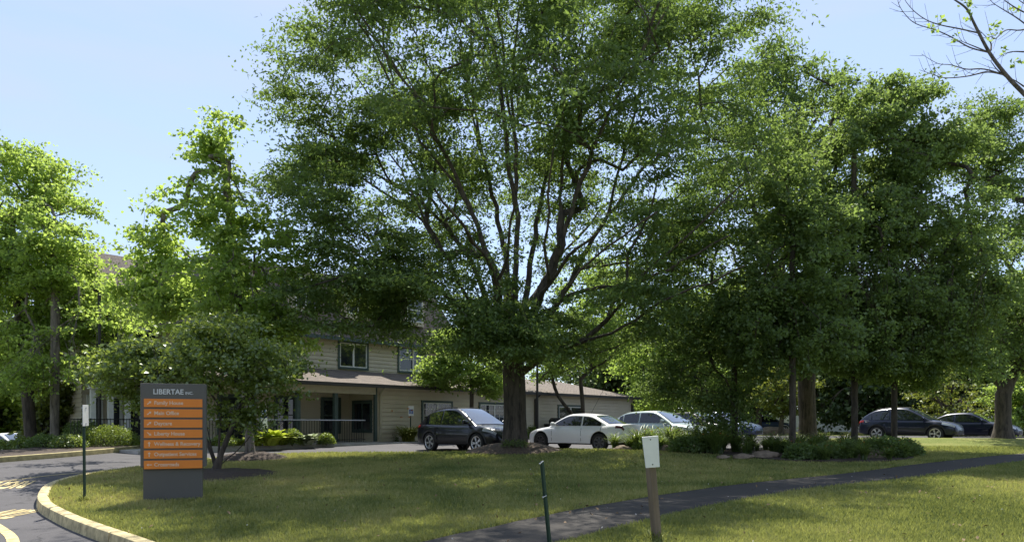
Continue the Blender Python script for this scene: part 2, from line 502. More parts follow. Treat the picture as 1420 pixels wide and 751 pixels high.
def patch(name, poly, zf, step, material, skirt=0.3, parent=None):
    """triangulated sheet inside a polygon, following zf(x,y), with a skirt"""
    poly = [tuple(p[:2]) for p in poly]
    a = np.array(poly)
    xs = np.arange(a[:, 0].min(), a[:, 0].max(), step); ys = np.arange(a[:, 1].min(), a[:, 1].max(), step)
    g = np.array([(x + (step * 0.25 if j % 2 else -step * 0.25), y) for j, y in enumerate(ys) for x in xs])
    g = g[inside(poly, g)]
    # drop interior points too near the outline
    dmin = np.full(len(g), 9e9)
    for i in range(len(poly)):
        p = a[i]; q = a[(i + 1) % len(poly)]
        d = q - p; L = (d @ d) or 1e-9
        t = np.clip(((g - p) @ d) / L, 0, 1)
        dmin = np.minimum(dmin, np.hypot(*(g - (p + t[:, None] * d)).T))
    g = g[dmin > step * 0.35]
    vs2 = [Vector(p) for p in poly] + [Vector((float(p[0]), float(p[1]))) for p in g]
    n = len(poly)
    r = delaunay_2d_cdt(vs2, [], [list(range(n))], 1, 1e-5)
    V = [(p.x, p.y, zf(p.x, p.y)) for p in r[0]]
    F = [tuple(f) for f in r[2]]
    mb = MB(); mb.add(V, F)
    if skirt:
        b = [(p[0], p[1], zf(*p)) for p in poly]
        c = [(p[0], p[1], zf(*p) - skirt) for p in poly]
        mb.add(b + c, [(i, n + i, n + (i + 1) % n, (i + 1) % n) for i in range(n)])
    return mb.build(name, material, parent, smooth=40)

# base ground out to the horizon
mb = MB()
xs = [-900, -300, -120, -60, -40, -32, -28, -25, -22, -20, -18.5, -17, -10, 0, 10, 20, 40, 80, 200, 900]
ys = [-300, -60, -10, 0, 5, 10, 15, 20, 25, 30, 36, 42, 50, 60, 80, 120, 250, 900]
mb.grid([[(x, y, 0.66 + 0.0272 * min(y, 36) - drop(x, y)) for x in xs] for y in ys])
tag(mb.build("ground", M['ground'], smooth=60), kind="structure")

# asphalt driveway and car park
mb = MB()
xs = [-18, -10, 0, 10, 20, 30, 45]; ys = [2, 8, 14, 20, 26, 31, 36, 44, 52]
mb.grid([[(x, y, plane(y)) for x in xs] for y in ys])
tag(mb.build("driveway", M['asphalt'], smooth=60), kind="structure")

kerb_in = catmull([(-1.0, 4.6), (-2.6, 7.0), (-4.3, 8.69), (-5.7, 10.0), (-6.7, 11.0), (-7.85, 12.3), (-8.84, 13.8), (-9.7, 15.5),
                   (-10.1, 17.4), (-10.0, 19.2), (-9.7, 20.6)], 6)
lot_edge = catmull([(-9.7, 20.6), (-9.35, 22), (-8.5, 23.7), (-6.9, 24.7), (-4.5, 25.0), (-1.7, 25.2), (0, 25.9), (3, 26.2), (6, 26.6),
                    (9, 27), (10.4, 28.2), (11.2, 30.5), (12.8, 33.2), (16, 34.4), (24, 34.7), (40, 35.2)], 5)
lawn_poly = kerb_in + lot_edge[1:] + [(40, 4.6)]
tag(patch("lawn", lawn_poly, lawn_z, 0.5, M['lawn'], 0.25), kind="structure")

def ribbon(pts, off0, off1):
    """offset polylines left (positive) of the direction of travel"""
    a = []; b = []
    for i, p in enumerate(pts):
        q0 = Vector(pts[max(i - 1, 0)][:2]); q1 = Vector(pts[min(i + 1, len(pts) - 1)][:2])
        d = (q1 - q0).normalized(); n = Vector((-d.y, d.x))
        a.append(Vector(p[:2]) + n * off0); b.append(Vector(p[:2]) + n * off1)
    return a, b

def kerb(name, pts, width, material, zf_top, zf_bot, seg=None):
    a, b = ribbon(pts, 0.0, width)
    mb = MB(); rows = []
    for p, q in zip(a, b):
        zt = zf_top(p.x, p.y)
        n = (q - p).normalized()
        rows.append([(p.x, p.y, zt - 0.2), (p.x, p.y, zt - 0.004), (p.x + n.x * 0.02, p.y + n.y * 0.02, zt + 0.012), (q.x - n.x * 0.028, q.y - n.y * 0.028, zt + 0.012),
                     (q.x - n.x * 0.006, q.y - n.y * 0.006, zt + 0.002), (q.x, q.y, zt - 0.022), (q.x + n.x * 0.02, q.y + n.y * 0.02, zf_bot(q.x, q.y) - 0.05)])
    mb.grid(rows)
    k = len(rows[0])
    mb.add(rows[0], [tuple(range(k))]); mb.add(rows[-1], [tuple(reversed(range(k)))])
    return tag(mb.build(name, material, smooth=50), kind="structure")
def kerb_top(x, y): return plane(y) + 0.145
kk = kerb_in + lot_edge[1:4]
seglen = 15
for i in range(0, len(kk) - 1, seglen):
    s_ = kk[i:i + seglen + 1]
    if len(s_) > 1:
        # leave a 1.5 cm joint between the kerb lengths
        p, q = Vector(s_[0]), Vector(s_[1]); s_[0] = tuple(p + (q - p).normalized() * 0.03)
        kerb("kerb", s_, 0.18, M['kerb'], kerb_top, lambda x, y: plane(y))
kerb("kerb_edging", lot_edge[3:], 0.13, M['concrete'], kerb_top, lambda x, y: plane(y))

# footpath
pc = catmull([(-2.6, 5.2), (-0.55, 8.25), (1.7, 11.1), (4.6, 14.05), (9.1, 17.35), (16.2, 22.9), (26, 28.6), (38, 33)], 20)
a, b = ribbon(pc, 0.72, -0.72)
a = [p + Vector((0, 0.05 * noise.noise(Vector((p.x * 2.1, p.y * 2.1, 1))))) for p in a]; b = [p + Vector((0, 0.05 * noise.noise(Vector((p.x * 2.1, p.y * 2.1, 4))))) for p in b]
mb = MB()
mb.grid([[(p.x + (q.x - p.x) * t, p.y + (q.y - p.y) * t, lawn_z(p.x + (q.x - p.x) * t, p.y + (q.y - p.y) * t) + 0.022 - (0.05 if t in (0, 1) else 0)) for t in (0, 0.03, 0.25, 0.5, 0.75, 0.97, 1)] for p, q in zip(a, b)])
tag(mb.build("footpath", M['path'], smooth=60), kind="structure")
path_poly = [tuple(p) for p in a] + [tuple(p) for p in reversed(b)]

# road paint
def stripe(name, pts, wd):
    a, b = ribbon(pts, wd / 2, -wd / 2)
    mb = MB(); mb.grid([[(p.x, p.y, plane(p.y) + 0.005), (q.x, q.y, plane(q.y) + 0.005)] for p, q in zip(a, b)])
    return tag(mb.build(name, M['paint']), kind="structure")
stripe("road_marking", catmull([(-12.9, 14.6), (-12.0, 16.6), (-11.8, 18.0), (-11.45, 18.9), (-10.8, 19.6), (-10.4, 20.4)], 6), 0.1)
stripe("road_marking", catmull([(-8.9, 11.9), (-7.55, 10.6), (-6.5, 9.4), (-5.2, 7.3), (-4.2, 5.4)], 6), 0.14)

def text_mesh(name, body, size, material, parent=None, loc=(0, 0, 0), rot=(0, 0, 0), extrude=0.002, scale=(1, 1, 1), align='LEFT', bold=0.0):
    c = bpy.data.curves.new(name + "_curve", 'FONT')
    c.body = body; c.size = size; c.extrude = extrude; c.align_x = align; c.offset = bold
    t = bpy.data.objects.new(name + "_curve", c)
    COL.objects.link(t)
    dg = bpy.context.evaluated_depsgraph_get()
    me = bpy.data.meshes.new_from_object(t.evaluated_get(dg))
    bpy.data.objects.remove(t); bpy.data.curves.remove(c)
    me.name = name; me.materials.clear(); me.materials.append(material)
    o = bpy.data.objects.new(name, me); COL.objects.link(o)
    o.location = loc; o.rotation_euler = rot; o.scale = scale
    if parent is not None: o.parent = parent
    return o
slope = math.atan(0.0272)
for body, x, d, rz, sx, sy in (("RIGHT", -11.3, 16.1, 24, 0.62, 4.4), ("TURN", -8.25, 11.85, -4, 0.48, 2.7)):
    o = text_mesh("road_marking", body, 0.5, M['paint'], None, (0, 0, 0), (0, 0, 0), 0.0, (1, 1, 1), 'CENTER', 0.018)
    for v in o.data.vertices:     # lay the lettering on the sloping asphalt, read from the car park side
        lx, ly = v.co.x * sx, (v.co.y - 0.17) * sy
        ca, sa = math.cos(R(180 + rz)), math.sin(R(180 + rz))
        wx, wy = x + lx * ca - ly * sa, d + lx * sa + ly * ca
        v.co = (wx, wy, plane(wy) + 0.006)
    tag(o, kind="structure")

# planting beds -----------------------------------------------------------
bed_r = catmull([(3.3, 26.0), (4.8, 25.0), (6.6, 22.9), (8.0, 20.9), (10, 20.6), (11.8, 21.6), (12.8, 23.2), (12.6, 25.5), (11.0, 27.2), (9, 26.8), (6, 26.4)], 5, True)
def bed_z(x, y): return lawn_z(x, y) + 0.05 + 0.04 * noise.noise(Vector((x * 2, y * 2, 0)))
tag(patch("mulch_bed_soil", bed_r, bed_z, 0.45, M['mulch'], 0.12), kind="structure")
bed_l = [(-17.4, 19.0), (-16.4, 21.5), (-15.5, 24.5), (-15.1, 27.0), (-15.0, 28.4), (-15.3, 29.6), (-17.0, 31.5), (-24, 34), (-27, 26), (-22, 19)]
def bedl_z(x, y): return plane(y) + 0.16 - drop(x, y) + 0.03 * noise.noise(Vector((x * 2, y * 2, 0)))
tag(patch("planting_bed_soil", bed_l, bedl_z, 0.6, M['mulch'], 0.25), kind="structure")
kerb("kerb_far", list(reversed(bed_l[0:6])), 0.2, M['kerb_old'], lambda x, y: plane(y) + 0.16, lambda x, y: plane(y))

# building frame: origin at the corner of the wing, x along the wall, y inwards
OB = Vector((-6.5, 34.4, 1.66)); UA = math.atan2(0.732, 0.681)
U = Vector((math.cos(UA), math.sin(UA), 0)); VV = Vector((-math.sin(UA), math.cos(UA), 0))
def B(x, y, z=0.0):
    return OB + U * x + VV * y + Vector((0, 0, z))
front = [B(-9.6, -1.35), B(2.0, -1.35), B(4.0, -2.9), B(20.5, -2.9), B(21.5, 0.5), B(-9.6, 0.5)]
fb = [(p.x, p.y) for p in front]
tag(patch("front_bed_soil", fb, lambda x, y: 1.66, 0.8, M['mulch'], 0.3), kind="structure")
kerb("kerb_front", list(reversed([Vector(p) for p in fb[0:4]])), 0.16, M['concrete'], lambda x, y: 1.665, lambda x, y: plane(y))
mb = MB(); wk = [B(-10.9, -0.6), B(-9.7, -0.6), B(-9.7, 3.5), B(-10.9, 3.5)]
mb.prism([(p.x, p.y) for p in wk], 1.2, 1.54)
tag(mb.build("pavement", M['concrete']), kind="structure")

# ------------------------------------------------------------------ leaves and trees
def leaf_quads(rng, cen, nper, spread, L, W, upb=0.5, droop=0.0, spray=0.0):
    """cen (N,3): leaf clusters; returns verts, quads, rnd"""
    N = len(cen)
    n = N * nper
    c = np.repeat(cen, nper, 0)
    off = np.clip(rng.normal(0, 1, (n, 3)), -1.5, 1.5) * np.asarray(spread)
    off *= (0.35 + 0.65 * rng.random((n, 1)))
    if spray:
        ax = cen - np.array((0, 0, cen[:, 2].mean())); ax[:, 2] = 0
        ax /= np.linalg.norm(ax, axis=1, keepdims=True) + 1e-6
        ax += rng.normal(0, 0.8, ax.shape) * np.array((1, 1, 0.25)); ax /= np.linalg.norm(ax, axis=1, keepdims=True)
        sz = rng.uniform(0.55, 1.45, (N, 1))
        axr = np.repeat(ax, nper, 0); szr = np.repeat(sz, nper, 0)
        al = (off * axr).sum(1, keepdims=True)
        off = (off * 0.55 + axr * al * (0.55 + spray)) * szr
    p = c + off
    p[:, 2] -= droop * (off[:, 0] ** 2 + off[:, 1] ** 2)
    d = rng.normal(0, 1, (n, 3)); d += off / (np.linalg.norm(off, axis=1, keepdims=True) + 1e-6) * 0.8
    d[:, 2] -= 0.35
    d /= np.linalg.norm(d, axis=1, keepdims=True)
    nr = rng.normal(0, 1, (n, 3)); nr[:, 2] += upb * 2
    s = np.cross(d, nr); s /= np.linalg.norm(s, axis=1, keepdims=True) + 1e-9
    l = L * rng.uniform(0.6, 1.3, (n, 1)); wd = W * rng.uniform(0.7, 1.25, (n, 1))
    fold = np.cross(s, d) * wd * 0.25
    v = np.stack([p, p + d * l * 0.45 + s * wd * 0.5 + fold, p + d * l, p + d * l * 0.45 - s * wd * 0.5 + fold], 1).reshape(-1, 3)
    q = np.arange(n * 4).reshape(-1, 4)
    cl = np.repeat(rng.random(N), nper)
    rnd = np.clip(0.45 * rng.random(n) + 0.55 * cl, 0, 1)
    return v, q, rnd

def sample_lobes(rng, lobes, n, shell, gap_scale=0.0, gap_thr=-1, seed=0):
    wts = np.array([l[6] if len(l) > 6 else l[3] * l[4] * l[5] for l in lobes], float); wts /= wts.sum()
    out = []
    tries = 0
    while len(out) < n and tries < n * 12:
        tries += 1
        l = lobes[rng.choice(len(lobes), p=wts)]
        d = rng.normal(0, 1, 3); d /= np.linalg.norm(d)
        r = rng.random() ** (1.0 / shell)
        if rng.random() < 0.10: r *= 1 + 0.32 * rng.random()
        p = np.array(l[:3]) + d * r * np.array(l[3:6])
        if gap_scale:
            if noise.noise(Vector(p) * gap_scale + Vector((seed * 3.7, 0, 0))) < gap_thr: continue
        out.append(p)
    return np.array(out)

def grow(base, trunk, limbs, targets, R0, rtip, seed, bend=0.45, back=0.7, step=0.5, up=0.0, limb_r=None, forks=0):
    """skeleton that reaches every target; returns nodes, parent, radius, tips"""
    rng = np.random.default_rng(seed)
    pos = []; par = []; dirs = []
    def addline(pts, parent):
        for p in pts:
            p = np.array(p, float)
            if parent >= 0:
                d = p - pos[parent]; d = d / (np.linalg.norm(d) + 1e-9)
            else: d = np.array((0, 0, 1.0))
            pos.append(p); par.append(parent); dirs.append(d)
            parent = len(pos) - 1
        return parent
    def resample(pts, step):
        pts = [np.array(p, float) for p in pts]
        sm = np.array(catmull([tuple(p) for p in pts], 8))
        seg = np.linalg.norm(np.diff(sm, axis=0), axis=1); cum = np.concatenate([[0], np.cumsum(seg)])
        m = max(2, int(cum[-1] / step) + 1)
        t = np.linspace(0, cum[-1], m)
        return np.stack([np.interp(t, cum, sm[:, k]) for k in range(3)], 1)
    addline(resample(trunk, step * 0.8), -1)
    forced = []
    floor = {}
    if forks:
        extra = []
        for lb in limbs:
            q = [Vector(p) for p in lb]
            for f_ in range(forks):
                k = rng.integers(max(1, len(q) // 3), max(2, len(q) - 1))
                d = (q[-1] - q[k]); Lr = d.length * rng.uniform(0.7, 1.1) + 0.8
                d0 = (q[min(k + 1, len(q) - 1)] - q[k - 1]).normalized()
                dv = (d0 + Vector(rng.normal(0, 0.42, 3))).normalized()
                dv.z = max(dv.z, 0.1)
                p1 = q[k] + dv * Lr * 0.35; p2 = p1 + (dv * 0.6 + d0 * 0.4 + Vector((0, 0, .15))) * Lr * 0.35; p3 = p2 + (dv + Vector(rng.normal(0, .25, 3))) * Lr * 0.35
                extra.append([tuple(q[k]), tuple(p1), tuple(p2), tuple(p3)])
        limbs = list(limbs) + extra
    nl = len(limbs)
    for li, lb in enumerate(limbs):
        r = resample(lb, step)
        A = np.array(pos); k = int(np.argmin(np.linalg.norm(A - r[0], axis=1)))
        if forks:
            r[1:] += rng.normal(0, 0.035, (len(r) - 1, 3))
        s0 = len(pos)
        e = addline(r[1:] if np.linalg.norm(A[k] - r[0]) < 0.6 else r, k)
        if limb_r:
            ra, rb = limb_r if li < nl / (1 + forks) else (limb_r[0] * 0.42, limb_r[1])
            for j in range(s0, len(pos)): floor[j] = ra + (rb - ra) * ((j - s0) / max(1, len(pos) - s0)) ** 0.7
        forced.append(e)
    c0 = np.array(trunk[-1], float)
    order = np.argsort(np.linalg.norm(targets - c0, axis=1))
    tips = []
    minz = trunk[-1][2] * 0.5 + trunk[0][2] * 0.5
    cap = 40000
    PA = np.zeros((cap, 3)); DA = np.zeros((cap, 3)); n = len(pos)
    PA[:n] = pos; DA[:n] = dirs
    for ti in order:
        t = targets[ti]
        v = t - PA[:n]; dist = np.linalg.norm(v, axis=1) + 1e-6
        cosang = (v * DA[:n]).sum(1) / dist
        cost = dist * (1 + back * (1 - cosang)) + np.where(PA[:n, 2] < minz, 3.0, 0.0)
        k = int(np.argmin(cost)); L = dist[k]
        p0 = PA[k].copy(); dr = DA[k].copy()
        ctrl = p0 + (dr * 0.7 + np.array((0, 0, up))) * L * bend + rng.normal(0, 0.06, 3) * L
        m = max(1, int(L / step))
        last = k
        for i in range(1, m + 1):
            s = i / m
            q = (1 - s) ** 2 * p0 + 2 * s * (1 - s) * ctrl + s * s * t
            if i < m: q = q + rng.normal(0, 0.04, 3)
            if n >= cap: break
            d = q - PA[last]; d /= np.linalg.norm(d) + 1e-9
            PA[n] = q; DA[n] = d; par.append(last); last = n; n += 1
        tips.append(last)
    pos = PA[:n]; par = np.array(par[:n])
    # pipe model radii
    cnt = np.zeros(n)
    ch = np.zeros(n, int)
    for i in range(n):
        if par[i] >= 0: ch[par[i]] += 1
    cnt[ch == 0] = 1.0
    for i in range(n - 1, 0, -1):
        if par[i] >= 0: cnt[par[i]] += cnt[i]
    e = math.log(max(cnt[0], 2)) / math.log(R0 / rtip)
    rad = rtip * np.maximum(cnt, 1) ** (1 / e)
    for j, fr_ in floor.items(): rad[j] = max(rad[j], fr_)
    return pos, par, rad, np.array(tips), cnt

def limb_mesh(pos, par, rad, cnt, flare=1.25, rmin=0.0):
    n = len(pos)
    main = -np.ones(n, int); best = np.zeros(n)
    for i in range(1, n):
        p = par[i]
        if p >= 0 and cnt[i] > best[p]: best[p] = cnt[i]; main[p] = i
    mb = MB()
    starts = [0] + [i for i in range(1, n) if main[par[i]] != i]
    for s in starts:
        chain = [s]; k = s
        while main[k] >= 0:
            k = main[k]; chain.append(k)
        pts = [pos[i] for i in chain]; rr = [rad[i] for i in chain]
        if par[s] >= 0:
            pts = [pos[par[s]]] + pts; rr = [min(rad[par[s]] * 0.8, rad[s] * 1.15)] + rr
        if len(pts) < 2: continue
        rmax = max(rr)
        if rmax < rmin: continue
        sides = 14 if rmax > 0.2 else (8 if rmax > 0.06 else (5 if rmax > 0.025 else 3))
        if s == 0:
            b = np.array(pts[0]); rr[0] *= flare
            pts = [b - np.array((0, 0, 0.35))] + pts; rr = [rr[0] * 1.18] + rr
            if len(rr) > 3: rr[2] *= (1 + (flare - 1) * 0.35)
        mb.tube(pts, rr, sides, cap=(sides > 5))
    return mb

def tree(name, label, cat, base, R0, trunk, limbs, lobes, nt, per, L, W, spread, lmat, bmat, seed, shell=3.0, rtip=0.012, bend=0.45, back=0.7, upb=0.5,
         droop=0.0, gap=(0, -1), up=0.0, group=None, extra=1, flare=1.25, twig_min=0.0, step=0.5, hollow=(), limb_r=None, forks=0, spray=0.5):
    rng = np.random.default_rng(seed)
    tg = sample_lobes(rng, lobes, nt, shell, gap[0], gap[1], seed)
    for (hx, hy, hz, ra, rb, rc, pr) in hollow:
        q = ((tg[:, 0] - hx) / ra) ** 2 + ((tg[:, 1] - hy) / rb) ** 2 + ((tg[:, 2] - hz) / rc) ** 2
        tg = tg[(q > 1) | (rng.random(len(tg)) > pr)]
    pos, par, rad, tips, cnt = grow(base, trunk, limbs, tg, R0, rtip, seed, bend, back, step, up, limb_r, forks)
    root = empty(name, base)
    tag(root, label, cat, group)
    bl = np.array(base)
    mb = limb_mesh(pos - bl, par, rad, cnt, flare, twig_min)
    t = mb.build("trunk", bmat, root, smooth=60, fix=False)
    cen = [pos[tips]]
    k = tips
    for _ in range(extra):
        k = np.maximum(par[k], 0)
        cen.append(pos[k][cnt[k] < 4])
    cen = np.concatenate(cen) - bl
    v, q, rnd = leaf_quads(rng, cen, per, spread, L, W, upb, droop, spray)
    raw_mesh("crown", v, q, lmat, root, rnd)
    return root

def lobe(px, py, d, rx, rz, ry, wt=None):
    """a foliage mass: centre seen at (px,py) at distance d, half sizes in metres"""
    c = P(px, py, d)
    l = [c.x, c.y, c.z, rx, ry, rz]
    if wt: l.append(wt)
    return l

# ------------------------------------------------------------------ building
bld = empty("office_building", OB, UA)
tag(bld, "beige sided three storey building with brown shingled upper floor, front porch and long low wing", "building")

def siding(mb, x0, x1, y, z0, z1, axis='x', lap=0.2, out=-1, off=0.0):
    """overlapping boards: each leans out 14 mm at its foot. wall in the x (axis x) or y direction"""
    n = max(1, int(round((z1 - z0) / lap))); hgt = (z1 - z0) / n
    prof = []
    for i in range(n):
        prof += [(0.028, z0 + i * hgt), (0.006, z0 + (i + 1) * hgt - 0.021), (-0.03, z0 + (i + 1) * hgt - 0.018), (-0.03, z0 + (i + 1) * hgt)]
    rows = []
    for o_, z in prof:
        yy = y + out * (o_ + off)
        rows.append([(x0, yy, z), (x1, yy, z)] if axis == 'x' else [(yy, x0, z), (yy, x1, z)])
    mb.grid(rows)

def window(x0, x1, z0, z1, y, parent, frame='white', trim='trim_green', mull=1, rail=True, axis='x', out=-1, tw=0.11, grid=None, sub=True):
    """window unit: outer trim > sash frame, pane. Sits proud of the siding."""
    def bx(mb, a, b, c, d, e, f):
        y0, y1 = sorted((y + out * c, y + out * d))
        if axis == 'x': mb.box(a, b, y0, y1, e, f)
        else: mb.box(y0, y1, a, b, e, f)
    mb = MB()
    bx(mb, x0 - tw, x0, 0.0, 0.07, z0 - tw, z1 + tw); bx(mb, x1, x1 + tw, 0.0, 0.07, z0 - tw, z1 + tw)
    bx(mb, x0, x1, 0.0, 0.072, z1, z1 + tw); bx(mb, x0 - 0.0, x1 + 0.0, 0.0, 0.09, z0 - tw, z0)
    w = mb.build("window", M[trim], parent)
    mb = MB(); fw = 0.055
    bx(mb, x0, x0 + fw, 0.0, 0.05, z0, z1); bx(mb, x1 - fw, x1, 0.0, 0.05, z0, z1)
    bx(mb, x0 + fw, x1 - fw, 0.0, 0.05, z1 - fw, z1); bx(mb, x0 + fw, x1 - fw, 0.0, 0.05, z0, z0 + fw)
    for i in range(1, mull):
        xm = x0 + (x1 - x0) * i / mull
        bx(mb, xm - 0.05, xm + 0.05, 0.0, 0.052, z0 + fw, z1 - fw)
    if rail:
        zm = (z0 + z1) / 2
        for i in range(mull):
            a = x0 + (x1 - x0) * i / mull + 0.05; b = x0 + (x1 - x0) * (i + 1) / mull - 0.05
            bx(mb, a, b, 0.0, 0.046, zm - 0.025, zm + 0.025)
    if grid:
        for i in range(mull):
            a = x0 + (x1 - x0) * i / mull + 0.05; b = x0 + (x1 - x0) * (i + 1) / mull - 0.05
            for k in range(1, grid[0]):
                xx = a + (b - a) * k / grid[0]; bx(mb, xx - 0.012, xx + 0.012, 0.0, 0.04, z0 + fw, z1 - fw)
            for k in range(1, grid[1]):
                zz = z0 + (z1 - z0) * k / grid[1]; bx(mb, a, b, 0.0, 0.038, zz - 0.012, zz + 0.012)
    mb.build("frame", M[frame], w)
    mb = MB()
    bx(mb, x0 + 0.01, x1 - 0.01, -0.02, 0.03, z0 + 0.01, z1 - 0.01)
    mb.build("pane", M['pane'], w)
    return w

EAVE = 2.68
# low wing
mb = MB()
siding(mb, 0.0, 22.0, 0.0, 0, EAVE)
siding(mb, 0.0, 9.5, 22.0, 0, EAVE, 'y', out=1)
siding(mb, 0.0, 22.0, 9.5, 0, EAVE, 'x', out=1)
siding(mb, 0.0, 2.2, 0.0, 0, EAVE, 'y', out=-1)
# porch back wall
siding(mb, -9.0, 0.0, 2.2, 0, EAVE)
# main block upper floors
siding(mb, -7.0, 8.5, 3.5, 3.3, 5.3)
siding(mb, 3.5, 15.0, 8.5, 2.6, 5.3, 'y', out=1)
siding(mb, 3.5, 15.0, -7.0, 0, 5.3, 'y', out=-1)
siding(mb, -7.0, 8.5, 15.0, 0, 5.3, 'x', out=1)
mb.build("wall", M['siding'], bld, fix=False)
for (xx, yy, za, zb_) in ((0.0, 0.0, 0, EAVE - 0.02), (22.0, 0.0, 0, EAVE - 0.02), (8.5, 3.5, 3.4, 5.25)):
    mb = MB(); mb.box(xx - 0.07, xx + 0.07, yy - 0.035, yy + 0.1, za, zb_); mb.build("corner_board", M['trim_green'], bld)

# wing roof (hipped at the far end), porch roof lean-to
ov = 0.42; RZ = EAVE + 1.25
mb = MB()
ys, ye, ym = -ov, 9.5 + ov, 4.75
xa, xb, xr = 0.0, 22.0 + ov, 19.3
zs = EAVE + 0.02
mb.add([(xa, ys, zs), (xb, ys, zs), (xr, ym, RZ), (xa, ym, RZ), (xb, ye, zs), (xa, ye, zs)],
       [(0, 1, 2, 3), (1, 4, 2), (3, 2, 4, 5)])
mb.add([(-9.4, ys, zs), (0.0, ys, zs), (0.0, 3.52, zs + (RZ - zs) * (3.52 - ys) / (ym - ys)), (-9.4, 3.52, zs + (RZ - zs) * (3.52 - ys) / (ym - ys))], [(0, 1, 2, 3)])
# soffit and edge
mb.add([(xa, ys, zs - 0.03), (xb, ys, zs - 0.03), (xb, 0.3, zs - 0.03), (xa, 0.3, zs - 0.03)], [(0, 1, 2, 3)])
mb.add([(-9.4, ys, zs - 0.03), (0, ys, zs - 0.03), (0, 2.3, zs - 0.03), (-9.4, 2.3, zs - 0.03)], [(0, 1, 2, 3)])
rf = mb.build("roof", M['shingle'], bld, fix=False)
mb = MB(); mb.tube([(16.2, 4.2, 3.6), (16.2, 4.2, 4.35)], 0.09, 10); mb.build("vent_pipe", M['white'], rf)
mb = MB()
mb.box(-9.45, 22.5, ys - 0.1, ys + 0.01, zs - 0.13, zs + 0.03)
mb.box(22.0 + ov - 0.01, 22.0 + ov + 0.1, ys - 0.1, ye, zs - 0.13, zs + 0.03)
mb.build("gutter", M['gutter'], bld)
for xd in (0.22, 11.5, 21.75):
    mb = MB()
    mb.box(xd - 0.045, xd + 0.045, -0.13, -0.04, 0.05, EAVE - 0.35)
    mb.tube([(xd, -0.085, EAVE - 0.36), (xd, ys - 0.03, EAVE - 0.1)], 0.045, 8)
    mb.build("downspout", M['gutter'] if xd > 1 else M['trim_beige'], bld)
# porch beam, posts, floor
mb = MB(); mb.box(-9.3, -0.08, -0.12, 0.12, EAVE - 0.42, EAVE - 0.035); mb.build("porch_beam", M['trim_beige'], bld)
mb = MB(); mb.box(-9.3, 0.0, -0.4, 2.2, -0.25, 0.03); mb.build("porch_floor", M['concrete'], bld)
for xp in (-8.3, -6.2, -4.14, -2.24):
    mb = MB(); mb.box(xp - 0.09, xp + 0.09, -0.09, 0.09, 0.03, EAVE - 0.42); mb.box(xp - 0.12, xp + 0.12, -0.12, 0.12, 0.03, 0.2)
    mb.build("porch_post", M['trim_green'], bld, bevel=0.01)
# ground floor windows
window(-3.95, -3.05, 0.5, 2.05, 2.2, bld, 'trim_green', 'trim_green')
window(-1.52, -0.62, 0.5, 2.05, 2.2, bld, 'trim_green', 'trim_green')
window(-6.6, -5.5, 0.04, 2.05, 2.2, bld, 'trim_green', 'trim_green', rail=False)
window(0.35, 1.75, 0.55, 1.9, 0.0, bld, 'trim_green', 'trim_green', mull=2, rail=False, axis='y', out=-1)
window(2.9, 4.8, 0.6, 1.95, 0.0, bld, 'white', 'trim_green', mull=2, rail=False, grid=(3, 4))
window(6.95, 9.2, 0.6, 1.95, 0.0, bld, 'white', 'trim_green', mull=2, rail=False, grid=(3, 4))
window(13.75, 16.1, 0.04, 1.95, 0.0, bld, 'white', 'trim_green', mull=2, rail=False)
# first floor windows
window(0.3, 1.97, 3.8, 5.05, 3.5, bld, 'white', 'trim_green', mull=2, rail=False)
window(4.13, 6.1, 3.8, 5.15, 3.5, bld, 'white', 'trim_green', mull=2, rail=True)
window(-4.4, -2.8, 3.8, 5.05, 3.5, bld, 'white', 'trim_green', mull=2, rail=False)
mb = MB()
mb.box(-7.0, 8.5, 3.36, 3.5, 3.28, 3.5); mb.build("base_trim", M['trim_green'], bld)
# mansard floor with dormers
mb = MB()
z0, z1 = 5.25, 8.7; o0, in1 = 0.4, 1.1
A = [(-7.0 - o0, 3.5 - o0), (8.5 + o0, 3.5 - o0), (8.5 + o0, 15 + o0), (-7 - o0, 15 + o0)]
Bq = [(-7.0 + in1, 3.5 + in1), (8.5 - in1, 3.5 + in1), (8.5 - in1, 15 - in1), (-7 + in1, 15 - in1)]
vs = [(*p, z0) for p in A] + [(*p, z1) for p in Bq] + [(0.5, 9.2, 9.5)]
mb.add(vs, [(0, 1, 5, 4), (1, 2, 6, 5), (2, 3, 7, 6), (3, 0, 4, 7), (4, 5, 8), (5, 6, 8), (6, 7, 8), (7, 4, 8), (3, 2, 1, 0)])
mb.build("mansard_roof", M['mansard'], bld, fix=False)
mb = MB(); mb.box(-7.0 - o0 - 0.06, 8.5 + o0 + 0.06, 3.5 - o0 - 0.08, 3.5 - o0 + 0.02, z0 - 0.16, z0 + 0.02); mb.build("eave_board", M['trim_green'], bld)
